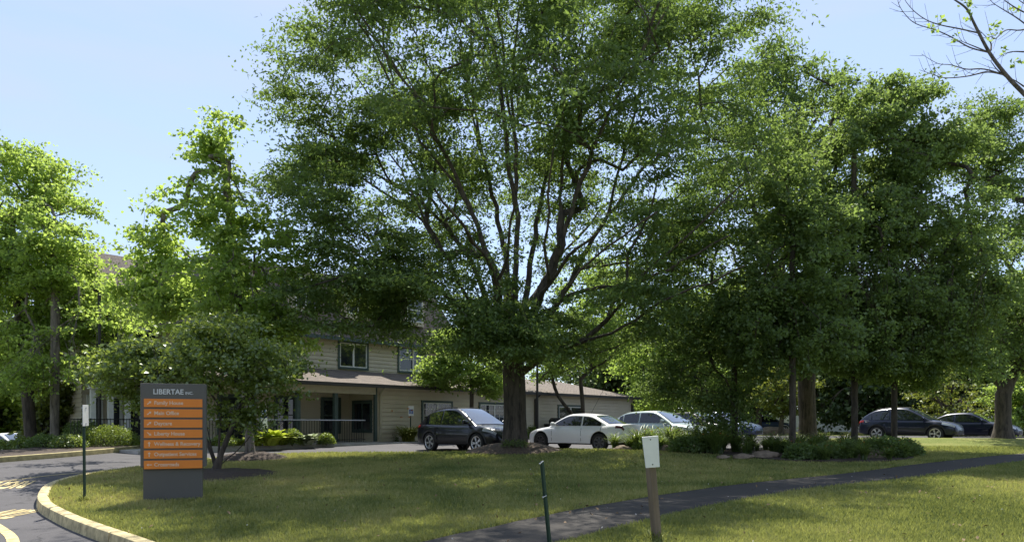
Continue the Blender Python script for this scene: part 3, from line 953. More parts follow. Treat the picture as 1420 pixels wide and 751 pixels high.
for xc in (-5.2, -1.75, 1.3, 5.1):
    hw = 0.72; zb, zt = 6.35, 8.05; yf = 3.35
    mb = MB()
    mb.add([(xc - hw, yf, zb), (xc + hw, yf, zb), (xc + hw, yf, zt), (xc, yf, zt + 0.62), (xc - hw, yf, zt)], [(0, 1, 2, 3, 4)])
    mb.add([(xc - hw, yf, zb), (xc - hw, yf, zt), (xc - hw, yf + 1.5, zt), (xc - hw, yf + 1.0, zb)], [(0, 1, 2, 3)])
    mb.add([(xc + hw, yf, zb), (xc + hw, yf, zt), (xc + hw, yf + 1.5, zt), (xc + hw, yf + 1.0, zb)], [(3, 2, 1, 0)])
    dm = mb.build("dormer", M['siding'], bld, fix=False)
    mb = MB()
    for s in (-1, 1):
        mb.add([(xc + s * (hw + 0.15), yf - 0.15, zt - 0.13), (xc, yf - 0.15, zt + 0.66), (xc, yf + 1.9, zt + 0.66), (xc + s * (hw + 0.15), yf + 1.9, zt - 0.13),
                (xc + s * (hw + 0.15), yf - 0.15, zt - 0.21), (xc, yf - 0.15, zt + 0.58), (xc, yf + 1.9, zt + 0.58), (xc + s * (hw + 0.15), yf + 1.9, zt - 0.21)],
               [(0, 1, 2, 3), (4, 7, 6, 5), (0, 4, 5, 1), (1, 5, 6, 2), (2, 6, 7, 3), (3, 7, 4, 0)])
    mb.build("dormer_roof", M['mansard'], dm)
    mb = MB()
    for a in (-0.5, 0.02):
        mb.box(xc + a, xc + a + 0.48, yf - 0.03, yf + 0.01, zb + 0.25, zt - 0.12)
    mb.build("dormer_pane", M['pane'], dm)
    mb = MB()
    for a in (-0.56, -0.03, 0.5):
        mb.box(xc + a, xc + a + 0.06, yf - 0.06, yf + 0.012, zb + 0.2, zt - 0.07)
    for zz in (zb + 0.2, (zb + zt) / 2, zt - 0.12):
        mb.box(xc - 0.5, xc + 0.5, yf - 0.055, yf + 0.012, zz, zz + 0.06)
    mb.build("dormer_frame", M['white'], dm)

# neighbouring house with the columned porch, left of the main block
hs = empty("porch_house", B(-9.2, 8.0), UA)
tag(hs, "pale house with tall white porch columns and brown gabled roof behind the hedge", "house")
mb = MB()
siding(mb, -1.0, 2.55, 0, -0.8, 6.3); siding(mb, 0, 5, -1.0, -0.8, 6.3, 'y', out=-1); siding(mb, 0, 5, 2.55, -0.8, 6.3, 'y', out=1); siding(mb, -1.0, 2.55, 5, -0.8, 6.3, 'x', out=1)
mb.build("wall", M['siding'], hs, fix=False)
mb = MB()
e = 0.45
mb.add([(-1 - e, -e, 6.2), (2.55 + e, -e, 6.2), (2.55 + e, 2.5, 9.2), (-1 - e, 2.5, 9.2), (2.55 + e, 5 + e, 6.2), (-1 - e, 5 + e, 6.2)], [(0, 1, 2, 3), (3, 2, 4, 5)])
mb.add([(-1, 0, 6.2), (-1, 2.5, 9.0), (-1, 5, 6.2)], [(0, 1, 2)]); mb.add([(2.55, 0, 6.2), (2.55, 2.5, 9.0), (2.55, 5, 6.2)], [(0, 1, 2)])
mb.build("roof", M['mansard'], hs, fix=False)
mb = MB()
mb.add([(-1.2, 0, 3.3), (2.5, 0, 3.3), (2.5, -2.0, 2.75), (-1.2, -2.0, 2.75), (-1.2, 0, 3.2), (2.5, 0, 3.2), (2.5, -2.0, 2.5), (-1.2, -2.0, 2.5)],
       [(0, 1, 2, 3), (4, 7, 6, 5), (3, 2, 6, 7), (0, 3, 7, 4), (1, 5, 6, 2)])
mb.build("porch_roof", M['shingle'], hs, fix=False)
mb = MB(); mb.box(-1.2, 2.5, -2.0, 0, -1.2, -0.02); mb.build("porch_floor", M['concrete'], hs)
for i in range(6):
    x = -1.1 + i * 0.7
    mb = MB(); mb.box(x - 0.10, x + 0.10, -1.86, -1.66, -0.02, 2.5); mb.box(x - 0.18, x + 0.18, -1.94, -1.58, -0.02, 0.14); mb.box(x - 0.18, x + 0.18, -1.94, -1.58, 2.36, 2.52)
    mb.build("porch_column", M['white'], hs, bevel=0.012)
for i in range(4):
    x = -0.75 + i * 0.85
    window(x, x + 0.5, 0.05, 2.1, 0, hs, 'white', 'white', rail=False, tw=0.08)
for x in (-0.6, 1.1):
    window(x, x + 1.1, 3.75, 5.3, 0, hs, 'white', 'white', rail=True, tw=0.08)

# iron fence with chairs behind it, by the porch house
def iron_fence(p0, p1, zb, hgt, label):
    p0 = Vector(p0); p1 = Vector(p1); d = p1 - p0; L = d.length
    f = empty("iron_fence", (p0.x, p0.y, zb), math.atan2(d.y, d.x))
    tag(f, label, "fence")
    mb = MB()
    mb.box(0, L, -0.015, 0.015, hgt - 0.06, hgt - 0.02); mb.box(0, L, -0.015, 0.015, 0.1, 0.14); mb.build("rail", M['iron'], f)
    mb = MB()
    n = int(L / 0.12)
    for i in range(n + 1): mb.box(i * L / n - 0.009, i * L / n + 0.009, -0.009, 0.009, 0.0, hgt)
    mb.build("pickets", M['iron'], f)
    return f
a, b = B(-11.6, 4.6), B(-7.3, 4.6)
iron_fence((a.x, a.y), (b.x, b.y), 1.5, 1.25, "black iron fence in front of the white porch columns")
def patio_chair(loc, rz, label):
    o = empty("patio_chair", loc, rz); tag(o, label, "chair", "dark patio chairs behind the iron fence")
    mb = MB(); mb.box(-0.28, 0.28, -0.25, 0.28, 0.38, 0.42); mb.build("seat", M['iron'], o, bevel=0.008)
    mb = MB(); mb.add([(-0.28, 0.26, 0.42), (0.28, 0.26, 0.42), (0.25, 0.44, 1.05), (-0.25, 0.44, 1.05), (-0.28, 0.29, 0.42), (0.28, 0.29, 0.42), (0.25, 0.47, 1.05), (-0.25, 0.47, 1.05)],
                      [(0, 1, 2, 3), (7, 6, 5, 4), (0, 4, 5, 1), (1, 5, 6, 2), (2, 6, 7, 3), (3, 7, 4, 0)]); mb.build("backrest", M['iron'], o)
    for sx in (-0.26, 0.26):
        mb = MB(); mb.box(sx - 0.03, sx + 0.03, -0.28, 0.36, 0.6, 0.63); mb.build("armrest", M['iron'], o)
        for sy in (-0.24, 0.26):
            mb = MB(); mb.box(sx - 0.02, sx + 0.02, sy - 0.02, sy + 0.02, 0, 0.6 if sy < 0 else 0.42); mb.build("leg", M['iron'], o)
p = B(-8.6, 5.3); patio_chair((p.x, p.y, 1.66), UA + R(10), "dark patio chair behind the iron fence, nearer the clipped shrub")
p = B(-7.7, 5.4); patio_chair((p.x, p.y, 1.66), UA - R(15), "dark patio chair behind the iron fence, nearer the main building")
mb = MB(); tr = [B(-9.6, 3.6), B(-7.0, 3.6), B(-7.0, 8.0), B(-10.4, 8.0), B(-10.4, 4.4)]
mb.prism([(q_.x, q_.y) for q_ in tr], 1.2, 1.655); tag(mb.build("patio_pavement", M['concrete']), kind="structure")
# porch railing
a, b = B(-8.9, -0.2), B(-0.75, -0.2)
rl = empty("porch_railing", (a.x, a.y, 1.69), UA)
tag(rl, "dark metal baluster railing along the building's front porch", "railing")
L = (b - a).length
mb = MB(); mb.tube([(0, 0, 1.0), (L, 0, 1.0)], 0.028, 8); mb.build("handrail", M['galv'], rl)
mb = MB(); mb.box(0, L, -0.015, 0.015, 0.1, 0.13); mb.build("bottom_rail", M['iron'], rl)
bal = None
for i in range(int(L / 0.13) + 1):
    if bal is None:
        mb = MB(); mb.box(-0.008, 0.008, -0.008, 0.008, 0.0, 0.99); bal = mb.build("baluster", M['iron'], rl)
    else:
        c = bal.copy(); COL.objects.link(c); c.parent = rl; c.location = (i * 0.13, 0, 0)

# ------------------------------------------------------------------ cars
def interp(tab, x):
    xs = [t[0] for t in tab]; ys = [t[1] for t in tab]
    return float(np.interp(x, xs, ys))
def smooth_tab(tab, n=8):
    return catmull(tab, n)

def car(label, cat, loc, heading, L, Wd, wb, fo, top, plan, roof, belt, paint, rim, wr=0.335, sill=0.24, arch=0.40, tum=0.33,
        cladding=False, bpillar=None, qx=None, spokes=5, tail='red_lens', group="parked cars", name="parked_car", roof_rails=False):
    """x runs from the tail (0) to the nose (L). fo: front axle position from the nose"""
    root = empty(name, loc, heading)
    tag(root, label, cat, group)
    hw = Wd / 2
    xf = L - fo; xrr = xf - wb
    top = smooth_tab(top); plan = smooth_tab(plan, 5); roof_t = smooth_tab(roof)
    cx = -L / 2
    def zt(x): return interp(top, x)
    def wd(x): return interp(plan, x) * hw
    def zb(x):
        z = sill + 0.10 * max(0, 1 - x / 0.5) + 0.04 * max(0, 1 - (L - x) / 0.5)
        for xc in (xf, xrr):
            if abs(x - xc) < arch: z = max(z, wr + math.sqrt(arch * arch - (x - xc) ** 2) - 0.02)
        return z
    PV = [0.0, 0.03, 0.10, 0.48, 0.80, 0.94, 1.0, 1.0]
    PW = [0.0, 0.90, 0.965, 1.0, 0.985, 0.93, 0.84, 0.0]
    def ring(x):
        b = zb(x); t = zt(x); b = min(b, t - 0.12); k = wd(x)
        s0 = sill
        out = []
        for i in range(8):
            z = b + (t - b) * PV[i]
            if 2 <= i <= 5:
                z = max(b + 0.02 * i, s0 + (t - s0) * PV[i])
            ww = k * PW[i]
            out.append((x + cx, ww, z + (0.025 if i == 7 else 0)))
        return out
    st = set(np.linspace(0, L, 44).round(4))
    for xc in (xf, xrr):
        st |= set((xc + arch * np.cos(np.linspace(0, math.pi, 15))).round(4))
        st |= {round(xc + arch + 0.002, 4), round(xc - arch - 0.002, 4)}
    st = sorted(st)
    mb = MB(); rows = []
    for x in st:
        r = ring(x); rows.append(r + [(p[0], -p[1], p[2]) for p in reversed(r[1:-1])])
    n = len(rows[0])
    vs = [p for r in rows for p in r]; fs = []; mi = []
    for i in range(len(rows) - 1):
        for k in range(n):
            k2 = (k + 1) % n
            fs.append((i * n + k, i * n + k2, (i + 1) * n + k2, (i + 1) * n + k))
            kk = k if k < 7 else n - 1 - k
            mi.append(1 if kk <= 1 or (cladding and kk == 2 and False) else 0)
    b0 = len(mb.v); mb.v += vs
    for f, m_ in zip(fs, mi): mb.f.append(f); mb.mi.append(m_)
    mb.f.append(tuple(range(n))); mb.mi.append(0)
    mb.f.append(tuple(reversed(range((len(rows) - 1) * n, len(rows) * n)))); mb.mi.append(0)
    body = mb.build("body", [paint, M['plastic']], root, smooth=38)
    # greenhouse
    x0, x1 = roof[0][0], roof[-1][0]
    def zr(x): return interp(roof_t, x)
    def wg(x, z): return min(wd(x) * 0.90, hw * 0.90) - tum * max(0, z - belt)
    rows = []
    for x in np.linspace(x0, x1, 34):
        z1 = zr(x); zc = min(belt - 0.06, z1 - 0.02); zm = max(zc + 0.01, z1 - 0.085)
        h1 = [(x + cx, wg(x, zc) + 0.02, zc), (x + cx, wg(x, zm), zm), (x + cx, wg(x, z1) - 0.045, z1 - 0.022), (x + cx, wg(x, z1) - 0.12, z1 - 0.004), (x + cx, 0, z1 + 0.02)]
        rows.append(h1 + [(p[0], -p[1], p[2]) for p in reversed(h1[:-1])])
    mb = MB(); mb.grid(rows); mb.add(rows[0], [tuple(range(9))]); mb.add(rows[-1], [tuple(reversed(range(9)))])
    cab = mb.build("cabin", paint, root, smooth=40)
    # glass
    ipk = max(range(len(roof)), key=lambda i: roof[i][1])
    def top_glass(nm, xa, xb, inset, m, off=0.012):
        rows = []
        for x in np.linspace(xa, xb, 9):
            z = zr(x); hwid = wg(x, z) - inset
            dz = (zr(x + 0.02) - zr(x - 0.02)) / 0.04; nn = Vector((-dz, 0, 1)).normalized()
            rows.append([(x + cx + nn.x * off, hwid * t, z + 0.02 * (1 - t * t) + nn.z * off) for t in np.linspace(-1, 1, 9)])
        mb = MB(); mb.grid(rows); return mb.build(nm, m, root, smooth=50)
    wsA, wsB = [r for r in roof if len(r) > 2 and r[2] == 'wt'][0][0], roof[-1][0]
    rwA, rwB = roof[0][0], [r for r in roof if len(r) > 2 and r[2] == 'rt'][0][0]
    top_glass("windscreen", wsA + 0.03, wsB - 0.10, 0.10, M['windscreen'])
    top_glass("rear_window", rwA + 0.10, rwB - 0.03, 0.13, M['car_glass'])
    bp = bpillar or (wsA - 0.75)
    def side_glass(xa, xb, s):
        rows = []
        for x in np.linspace(xa, xb, 14):
            zt_ = zr(x) - 0.085; zb_ = belt + 0.035
            if zt_ < zb_ + 0.01: zt_ = zb_ + 0.01
            rows.append([(x + cx, s * (wg(x, zb_ + (zt_ - zb_) * t) + 0.016), zb_ + (zt_ - zb_) * t) for t in (0, 0.33, 0.66, 1)])
        mb = MB(); mb.grid(rows); return mb.build("side_window", M['car_glass'], root, smooth=50)
    for s in (1, -1):
        side_glass(bp + 0.04, wsB - 0.42, s)
        side_glass(bp - 0.84, bp - 0.04, s)
        if qx: side_glass(qx, bp - 0.90, s)
    # patches on the body side
    def side_pt(x, t, s, off):
        r = ring(x); i = min(int(t), 6); f = t - i
        p = Vector(r[i]).lerp(Vector(r[i + 1]), f)
        d1 = Vector(r[i + 1]) - Vector(r[i]); r2 = ring(min(x + 0.02, L)); d2 = (Vector(r2[i]).lerp(Vector(r2[i + 1]), f) - p)
        if d2.length < 1e-5: d2 = Vector((1, 0, 0))
        nn = d1.cross(d2).normalized()
        if nn.y < 0 and nn.z < 0.2: nn = -nn
        if nn.z < -0.5: nn = -nn
        p = p + nn * off
        return (p.x, s * p.y, p.z)
    def skin(nm, xa, xb, ta, tb, m, off=0.008, parent=None, nx=6, nt_=5, sides=(1, -1)):
        res = []
        for s in sides:
            mb = MB(); mb.grid([[side_pt(x, t, s, off) for t in np.linspace(ta, tb, nt_)] for x in np.linspace(xa, xb, nx)])
            res.append(mb.build(nm, m, parent or root, smooth=50))
        return res
    skin("headlight", L - 0.62, L - 0.10, 4.0, 5.3, M['lens'])
    skin("taillight", 0.02, 0.34, 4.2, 5.2, M[tail])
    for xs_ in (bp - 0.02, bp - 0.92, wsB - 0.30):
        skin("door_gap", xs_, xs_ + 0.014, 2.3, 5.6, M['plastic'], 0.003, nx=2)
    for xs_ in (bp - 0.22, bp - 1.10):
        for s in (1, -1):
            q = side_pt(xs_, 4.25, s, 0.02)
            mb = MB(); mb.box(q[0] - 0.10, q[0] + 0.10, q[1] - 0.018, q[1] + 0.018, q[2] - 0.014, q[2] + 0.014); mb.build("door_handle", paint, root, bevel=0.006)
    # sill cladding
    if cladding:
        skin("sill_trim", xrr + arch + 0.02, xf - arch - 0.02, 1.2, 2.4, M['plastic'], 0.012)
        for xc in (xf, xrr):
            for s in (1, -1):
                rows = []
                for t in np.linspace(0.06, math.pi - 0.06, 15):
                    row = []
                    for rr, oo in ((arch - 0.005, 0.012), (arch + 0.06, 0.016)):
                        x = min(max(xc + rr * math.cos(t), 0.02), L - 0.02); z = wr - 0.02 + rr * math.sin(t)
                        row.append((x + cx, s * (wd(x) + oo - 0.012 * (z > 0.7)), z))
                    rows.append(row)
                mb = MB(); mb.grid(rows); mb.build("arch_trim", M['plastic'], root, smooth=50)
    # mirrors
    for s in (1, -1):
        mb = MB(); mx = wsB - 0.42; my = wg(mx, belt) + 0.02
        mb.lathe([(0.001, -0.13), (0.06, -0.115), (0.085, -0.05), (0.09, 0.03), (0.075, 0.10), (0.001, 0.12)], 'y', 10, (0, 0, 0))
        mb.v = [(v[0] * 0.75 + mx + cx, s * (v[1] + my + 0.15), v[2] * 0.9 + belt + 0.10) for v in mb.v]
        mb.box(mx + cx - 0.03, mx + cx + 0.04, min(s * my, s * (my + 0.1)) - 0.02, max(s * my, s * (my + 0.1)), belt + 0.03, belt + 0.08)
        mb.build("mirror", paint, root, smooth=50)
    # nose and tail furniture
    zn = zt(L) - 0.02; wn = wd(L)
    mb = MB(); mb.box(L + cx - 0.03, L + cx + 0.012, -wn * 0.72, wn * 0.72, sill + 0.10, sill + 0.27); mb.build("grille", M['plastic'], root, bevel=0.008)
    mb = MB(); mb.box(cx - 0.012, cx + 0.02, -0.16, 0.16, 0.58, 0.72); mb.build("number_plate", M['plate'], root)
    if roof_rails:
        for s in (1, -1):
            mb = MB(); mb.tube([(x + cx, s * (wg(x, zr(x)) - 0.12), zr(x) + 0.03) for x in np.linspace(rwB + 0.1, wsA - 0.15, 8)], 0.018, 6); mb.build("roof_rail", M['plastic'], root)
    # wheels
    ty = None
    for xc in (xf, xrr):
        for s in (1, -1):
            y = s * (hw - 0.115)
            if ty is None:
                mb = MB(); mb.lathe([(wr - 0.10, -0.105), (wr - 0.03, -0.11), (wr, -0.085), (wr, 0.085), (wr - 0.03, 0.11), (wr - 0.10, 0.105), (wr - 0.115, 0.07), (wr - 0.115, -0.07), (wr - 0.10, -0.105)], 'y', 30)
                ty = mb.build("wheel", M['tyre'], root, smooth=40)
                mb = MB(); ri = wr - 0.098
                mb.lathe([(0.001, 0.04), (ri - 0.04, 0.02), (ri - 0.03, 0.02)], 'y', 24, mi=1)
                mb.lathe([(ri - 0.032, 0.06), (ri - 0.03, 0.095), (ri, 0.10), (ri + 0.003, 0.02), (ri - 0.03, 0.02)], 'y', 30, mi=0)
                mb.lathe([(0.001, 0.088), (0.045, 0.085), (0.06, 0.05)], 'y', 12, mi=0)
                for k in range(spokes):
                    a = 2 * math.pi * k / spokes + 0.2
                    for da in (-0.13, 0.13):
                        ca, sa = math.cos(a + da), math.sin(a + da); c0, s0_ = math.cos(a), math.sin(a)
                        p0 = Vector((c0 * 0.03, 0, s0_ * 0.03)); p1 = Vector((ca * (ri - 0.015), 0, sa * (ri - 0.015)))
                        d = (p1 - p0).normalized(); q = Vector((-d.z, 0, d.x)) * 0.017
                        vs = [p0 + q, p0 - q, p1 - q * 0.9, p1 + q * 0.9]
                        V8 = [(v.x, 0.045, v.z) for v in vs] + [(v.x, 0.083, v.z) for v in vs]
                        mb.add(V8, [(0, 1, 2, 3), (7, 6, 5, 4), (0, 4, 5, 1), (1, 5, 6, 2), (2, 6, 7, 3), (3, 7, 4, 0)], 0)
                rm = mb.build("rim", [M[rim], M['plastic']], ty, smooth=30)
                t = ty
            else:
                t = ty.copy(); COL.objects.link(t); t.parent = root
                r_ = rm.copy(); COL.objects.link(r_); r_.parent = t
            t.location = (xc + cx, y, wr)
            t.rotation_euler = (0, 0.4 * xc, 0 if s > 0 else math.pi)
    return root

SUV = dict(L=4.6, Wd=1.88, wb=2.71, fo=0.90, wr=0.36, arch=0.43, sill=0.26,
           top=[(0, 0.62), (0.04, 0.92), (0.22, 1.05), (0.9, 1.06), (2.2, 1.03), (3.1, 1.02), (3.7, 0.98), (4.2, 0.89), (4.48, 0.77), (4.6, 0.56)],
           plan=[(0, 0.72), (0.12, 0.88), (0.5, 0.97), (1.2, 1.0), (3.3, 1.0), (3.9, 0.97), (4.3, 0.88), (4.52, 0.74), (4.6, 0.58)],
           roof=[(0.10, 1.04), (0.36, 1.28), (0.78, 1.52, 'rt'), (1.25, 1.62), (1.85, 1.66), (2.35, 1.62, 'wt'), (2.8, 1.42), (3.3, 1.14), (3.6, 0.98)],
           belt=1.02, tum=0.34, cladding=True, qx=0.55, roof_rails=True)
SEDAN = dict(L=4.67, Wd=1.81, wb=2.8, fo=0.84, wr=0.335, arch=0.395, sill=0.22,
             top=[(0, 0.66), (0.04, 0.93), (0.2, 1.0), (0.8, 0.99), (1.6, 0.93), (3.0, 0.93), (3.6, 0.90), (4.2, 0.80), (4.52, 0.68), (4.67, 0.50)],
             plan=[(0, 0.84), (0.10, 0.92), (0.5, 0.98), (1.2, 1.0), (3.3, 0.99), (3.9, 0.96), (4.35, 0.86), (4.58, 0.70), (4.67, 0.52)],
             roof=[(0.62, 0.98), (0.95, 1.14), (1.42, 1.35, 'rt'), (1.8, 1.41), (2.3, 1.43), (2.62, 1.39, 'wt'), (3.0, 1.22), (3.38, 1.0), (3.55, 0.90)],
             belt=0.93, tum=0.36, qx=1.18)
HATCH = dict(SEDAN)
HATCH.update(L=4.45, wb=2.65, fo=0.86, top=[(0, 0.64), (0.04, 0.93), (0.2, 1.02), (0.9, 1.0), (2.0, 0.97), (2.9, 0.97), (3.5, 0.93), (4.0, 0.84), (4.32, 0.70), (4.45, 0.5)],
             plan=[(0, 0.72), (0.12, 0.88), (0.5, 0.97), (1.2, 1.0), (3.1, 0.99), (3.7, 0.96), (4.15, 0.86), (4.37, 0.70), (4.45, 0.52)],
             roof=[(0.12, 1.02), (0.4, 1.28), (0.75, 1.44, 'rt'), (1.2, 1.50), (1.9, 1.52), (2.35, 1.48, 'wt'), (2.8, 1.27), (3.2, 1.04), (3.35, 0.95)], belt=0.97, qx=0.5)

def put(kw, px, d, hd, label, cat, paint, rim, z=None, **more):
    a = dict(kw); a.update(more)
    x = X(px, d)
    zz = plane(d) if z is None else z
    o = car(label, cat, (x, d, zz), hd, paint=paint, rim=rim, **a)
    o.rotation_euler = (0, -math.sin(hd) * 0.0, hd)
    return o
H1 = R(-46)
put(SUV, 651, 27.75, R(-45), "black compact suv parked with its nose behind the big tree trunk", "suv", M['navy'], 'alloy')
put(SEDAN, 809, 28.7, R(180 - 40), "white sedan parked nose in towards the beige wing", "sedan", M['whitep'], 'alloy_dark', tail='dark_lens', spokes=7)
put(HATCH, 917, 31.6, R(-46), "silver green hatchback parked behind the white sedan's boot", "hatchback", M['silverp'], 'alloy')
put(SEDAN, 963, 36.2, R(-46), "dark sedan half hidden behind the silver green hatchback", "sedan", M['blackp'], 'alloy')
put(HATCH, 1000, 40.0, R(-46), "blue hatchback mostly hidden behind daylilies and a drooping tree", "hatchback", M['bluep'], 'alloy')
put(SUV, 1262, 37.0, R(-46), "dark blue suv parked behind the thin trunks of the flower bed", "suv", M['navy2'], 'alloy')
put(SEDAN, 1343, 38.6, R(-46), "dark blue sedan with sunlit windscreen parked next to the suv", "sedan", M['navy2'], 'alloy')
put(SUV, 1066, 68.0, R(-20), "distant dark blue suv parked in front of the white fence", "suv", M['bluep'], 'alloy')
put(SEDAN, 14, 37.0, R(-20), "white sedan parked far off behind the two trees by the road", "sedan", M['whitep'], 'alloy', z=0.62)

# ------------------------------------------------------------------ street furniture
def on_lawn(px, d): 
    x = X(px, d); return (x, d, lawn_z(x, d))
# entrance sign
sg = empty("entrance_sign", on_lawn(242, 12.6), R(19))
tag(sg, "charcoal entrance sign with seven orange panels standing on the grass island", "sign")
k = 12.6 / 1000
mb = MB(); mb.box(-38 * k, 36 * k, -0.10, 0.10, -0.1, 0.66); mb.build("pedestal", M['sign_grey'], sg, bevel=0.006)
mb = MB(); mb.box(-41 * k, 41 * k, -0.14, 0.14, 0.58, 2.02); cabn = mb.build("cabinet", M['sign_grey'], sg, bevel=0.008)
names = [("Family House", 40), ("Main Office", 40), ("Daycare", 40), ("Liberty House", -40), ("Wellness & Recovery", 90), ("Outpatient Services", 90), ("Crossroads", 180)]
z1 = 2.02 - 21 * k
for i, (nm, ang) in enumerate(names):
    za = z1 - i * 0.1765
    mb = MB(); mb.box(-36.5 * k, 36.5 * k, -0.156, -0.139, za - 0.142, za); pn = mb.build("panel", M['sign_orange'], sg, bevel=0.003)
    text_mesh("lettering", nm, 0.088, M['letter_orange'], pn, (-24 * k, -0.159, za - 0.098), (R(90), 0, 0), 0.0015, (0.95, 1, 1), bold=0.002)
    # arrow
    ca, sa = math.cos(R(ang)), math.sin(R(ang))
    def rot(p): return (-30 * k + p[0] * ca - p[1] * sa, za - 0.071 + p[0] * sa + p[1] * ca)
    mb = MB()
    mb.prism_y([rot(p) for p in ((-0.04, -0.008), (0.012, -0.008), (0.012, -0.026), (0.042, 0), (0.012, 0.026), (0.012, 0.008), (-0.04, 0.008))], -0.160, -0.155)
    mb.build("arrow", M['letter_orange'], pn)
text_mesh("lettering", "LIBERTAE", 0.125, M['letter'], cabn, (-25.5 * k, -0.143, 2.02 - 14.6 * k), (R(90), 0, 0), 0.003, (0.92, 1, 1), bold=0.0022)
text_mesh("lettering", "INC.", 0.066, M['letter'], cabn, (14.6 * k, -0.143, 2.02 - 14.6 * k), (R(90), 0, 0), 0.003, (1.0, 1, 1), bold=0.0012)

def upost(root, hgt, m, wdt=0.055):
    """U-channel steel post with bolt holes"""
    mb = MB(); t = 0.006; w2 = wdt / 2
    prof = [(-w2, 0.012), (-w2, 0.006), (-w2 * 0.55, 0.006), (-w2 * 0.45, -0.024), (w2 * 0.45, -0.024), (w2 * 0.55, 0.006), (w2, 0.006), (w2, 0.012), (w2 * 0.42, 0.012), (w2 * 0.33, -0.018), (-w2 * 0.33, -0.018), (-w2 * 0.42, 0.012)]
    mb.prism(prof, -0.3, hgt)
    return mb.build("post", m, root)
# roadside sign post seen edge on
p = on_lawn(117, 12.35)
o = empty("sign_post", p, R(0)); o.rotation_euler = (R(0), R(-1.6), R(104))
tag(o, "green steel post with a sign plate turned edge on near the kerb", "sign post")
upost(o, 1.66, M['post_green'])
mb = MB(); mb.box(-0.15, 0.15, -0.034, -0.028, 1.30, 1.66); mb.build("plate", M['plate_white'], o, bevel=0.002)
mb = MB(); mb.box(-0.012, 0.012, -0.045, 0.03, 1.6, 1.62); mb.box(-0.012, 0.012, -0.045, 0.03, 1.33, 1.35); mb.build("bolt", M['galv'], o)
# bare green post with bolts
p = on_lawn(763, 8.35)
o = empty("sign_post", p, 0); o.rotation_euler = (R(2), R(-7.0), R(25))
tag(o, "bare leaning green steel post with two loose bolts beside the footpath", "sign post")
upost(o, 1.02, M['post_green'], 0.05)
for zz, ax in ((1.0, 0.02), (0.62, 0.0)):
    mb = MB(); mb.tube([(-0.05, -0.028, zz + ax * 0.3 - 0.012), (0.0, -0.028, zz + ax)], 0.006, 8); mb.tube([(-0.052, -0.028, zz + ax * 0.3 - 0.013), (-0.044, -0.028, zz + ax * 0.4 - 0.011)], 0.011, 6); mb.build("bolt", M['galv'], o)
# wooden post with white plate
p = on_lawn(911, 8.75)
o = empty("wooden_post", p, 0); o.rotation_euler = (0, R(-6.3), R(30))
tag(o, "leaning weathered wooden post with a blank white plate on top", "sign post")
mb = MB(); mb.box(-0.045, 0.045, -0.045, 0.045, -0.3, 1.24); mb.build("post", M['wood'], o, bevel=0.006)
mb = MB()
q = [(-0.105, 0.90), (0.075, 0.90), (0.10, 1.28), (-0.10, 1.29)]
mb.prism_y([(-0.085, 0.91), (0.085, 0.905), (0.10, 1.28), (-0.10, 1.285)], -0.064, -0.046)
pl = mb.build("plate", M['plate_white'], o, bevel=0.004); pl.rotation_euler = (0, 0, R(-24)); pl.location = (0.0, -0.012, 0)
mb = MB(); mb.tube([(0, -0.068, 0.945), (0, -0.06, 0.945)], 0.008, 8); mb.tube([(0, -0.068, 1.245), (0, -0.06, 1.245)], 0.008, 8); b_ = mb.build("screw", M['plastic'], o); b_.rotation_euler = (0, 0, R(-24)); b_.location = (0, -0.012, 0)

# accessible parking signs
def access_sign(loc, hgt, rz, post_m, label, lean=0, lower=True):
    o = empty("parking_sign", loc, rz); o.rotation_euler = (0, R(lean), rz)
    tag(o, label, "parking sign")
    upost(o, hgt, post_m, 0.06)
    mb = MB(); mb.box(-0.15, 0.15, -0.04, -0.030, hgt - 0.48, hgt); pl = mb.build("plate", M['plate_white'], o, bevel=0.002)
    mb = MB()
    z = hgt - 0.27
    mb.box(-0.11, 0.11, -0.043, -0.0395, z - 0.11, z + 0.11)
    mb.build("blue_field", M['sign_blue'], pl)
    mb = MB()
    mb.lathe([(0.001, -0.0465), (0.017, -0.0465), (0.017, -0.042)], 'y', 12, (-0.01, 0, z + 0.07))
    mb.prism_y([(-0.022, z + 0.045), (0.0, z + 0.045), (0.003, z + 0.0), (0.04, z + 0.0), (0.055, z - 0.06), (0.035, z - 0.06), (0.025, z - 0.018), (-0.02, z - 0.018)], -0.0465, -0.042)
    rows = []
    for t in np.linspace(R(120), R(330), 14):
        rows.append([(-0.01 + 0.065 * math.cos(t), -0.0465, z - 0.03 + 0.055 * math.sin(t)), (-0.01 + 0.05 * math.cos(t), -0.0465, z - 0.03 + 0.042 * math.sin(t))])
    mb.grid(rows)
    mb.build("wheelchair_symbol", M['plate_white'], pl)
    if lower:
        mb = MB(); mb.box(-0.15, 0.15, -0.04, -0.030, hgt - 0.98, hgt - 0.52); mb.build("lower_plate", M['plate_white'], o, bevel=0.002)
        mb = MB(); mb.box(-0.15, 0.15, -0.0425, -0.039, hgt - 0.54, hgt - 0.50); mb.build("blue_band", M['sign_blue'], o)
    return o
d = 28.9; access_sign((X(368, d), d, 1.66), 2.5 + 27.5 * .0289 - 1.66, R(10), M['post_green'], "parking sign with blue wheelchair symbol above yellow hostas by the porch", -4)
d = 35.2; access_sign((X(569.5, d), d, 1.66), 2.5 + 25.5 * .0352 - 1.66, R(40), M['post_green'], "small parking sign with blue wheelchair symbol in front of the low wing's beige wall", 0, False)

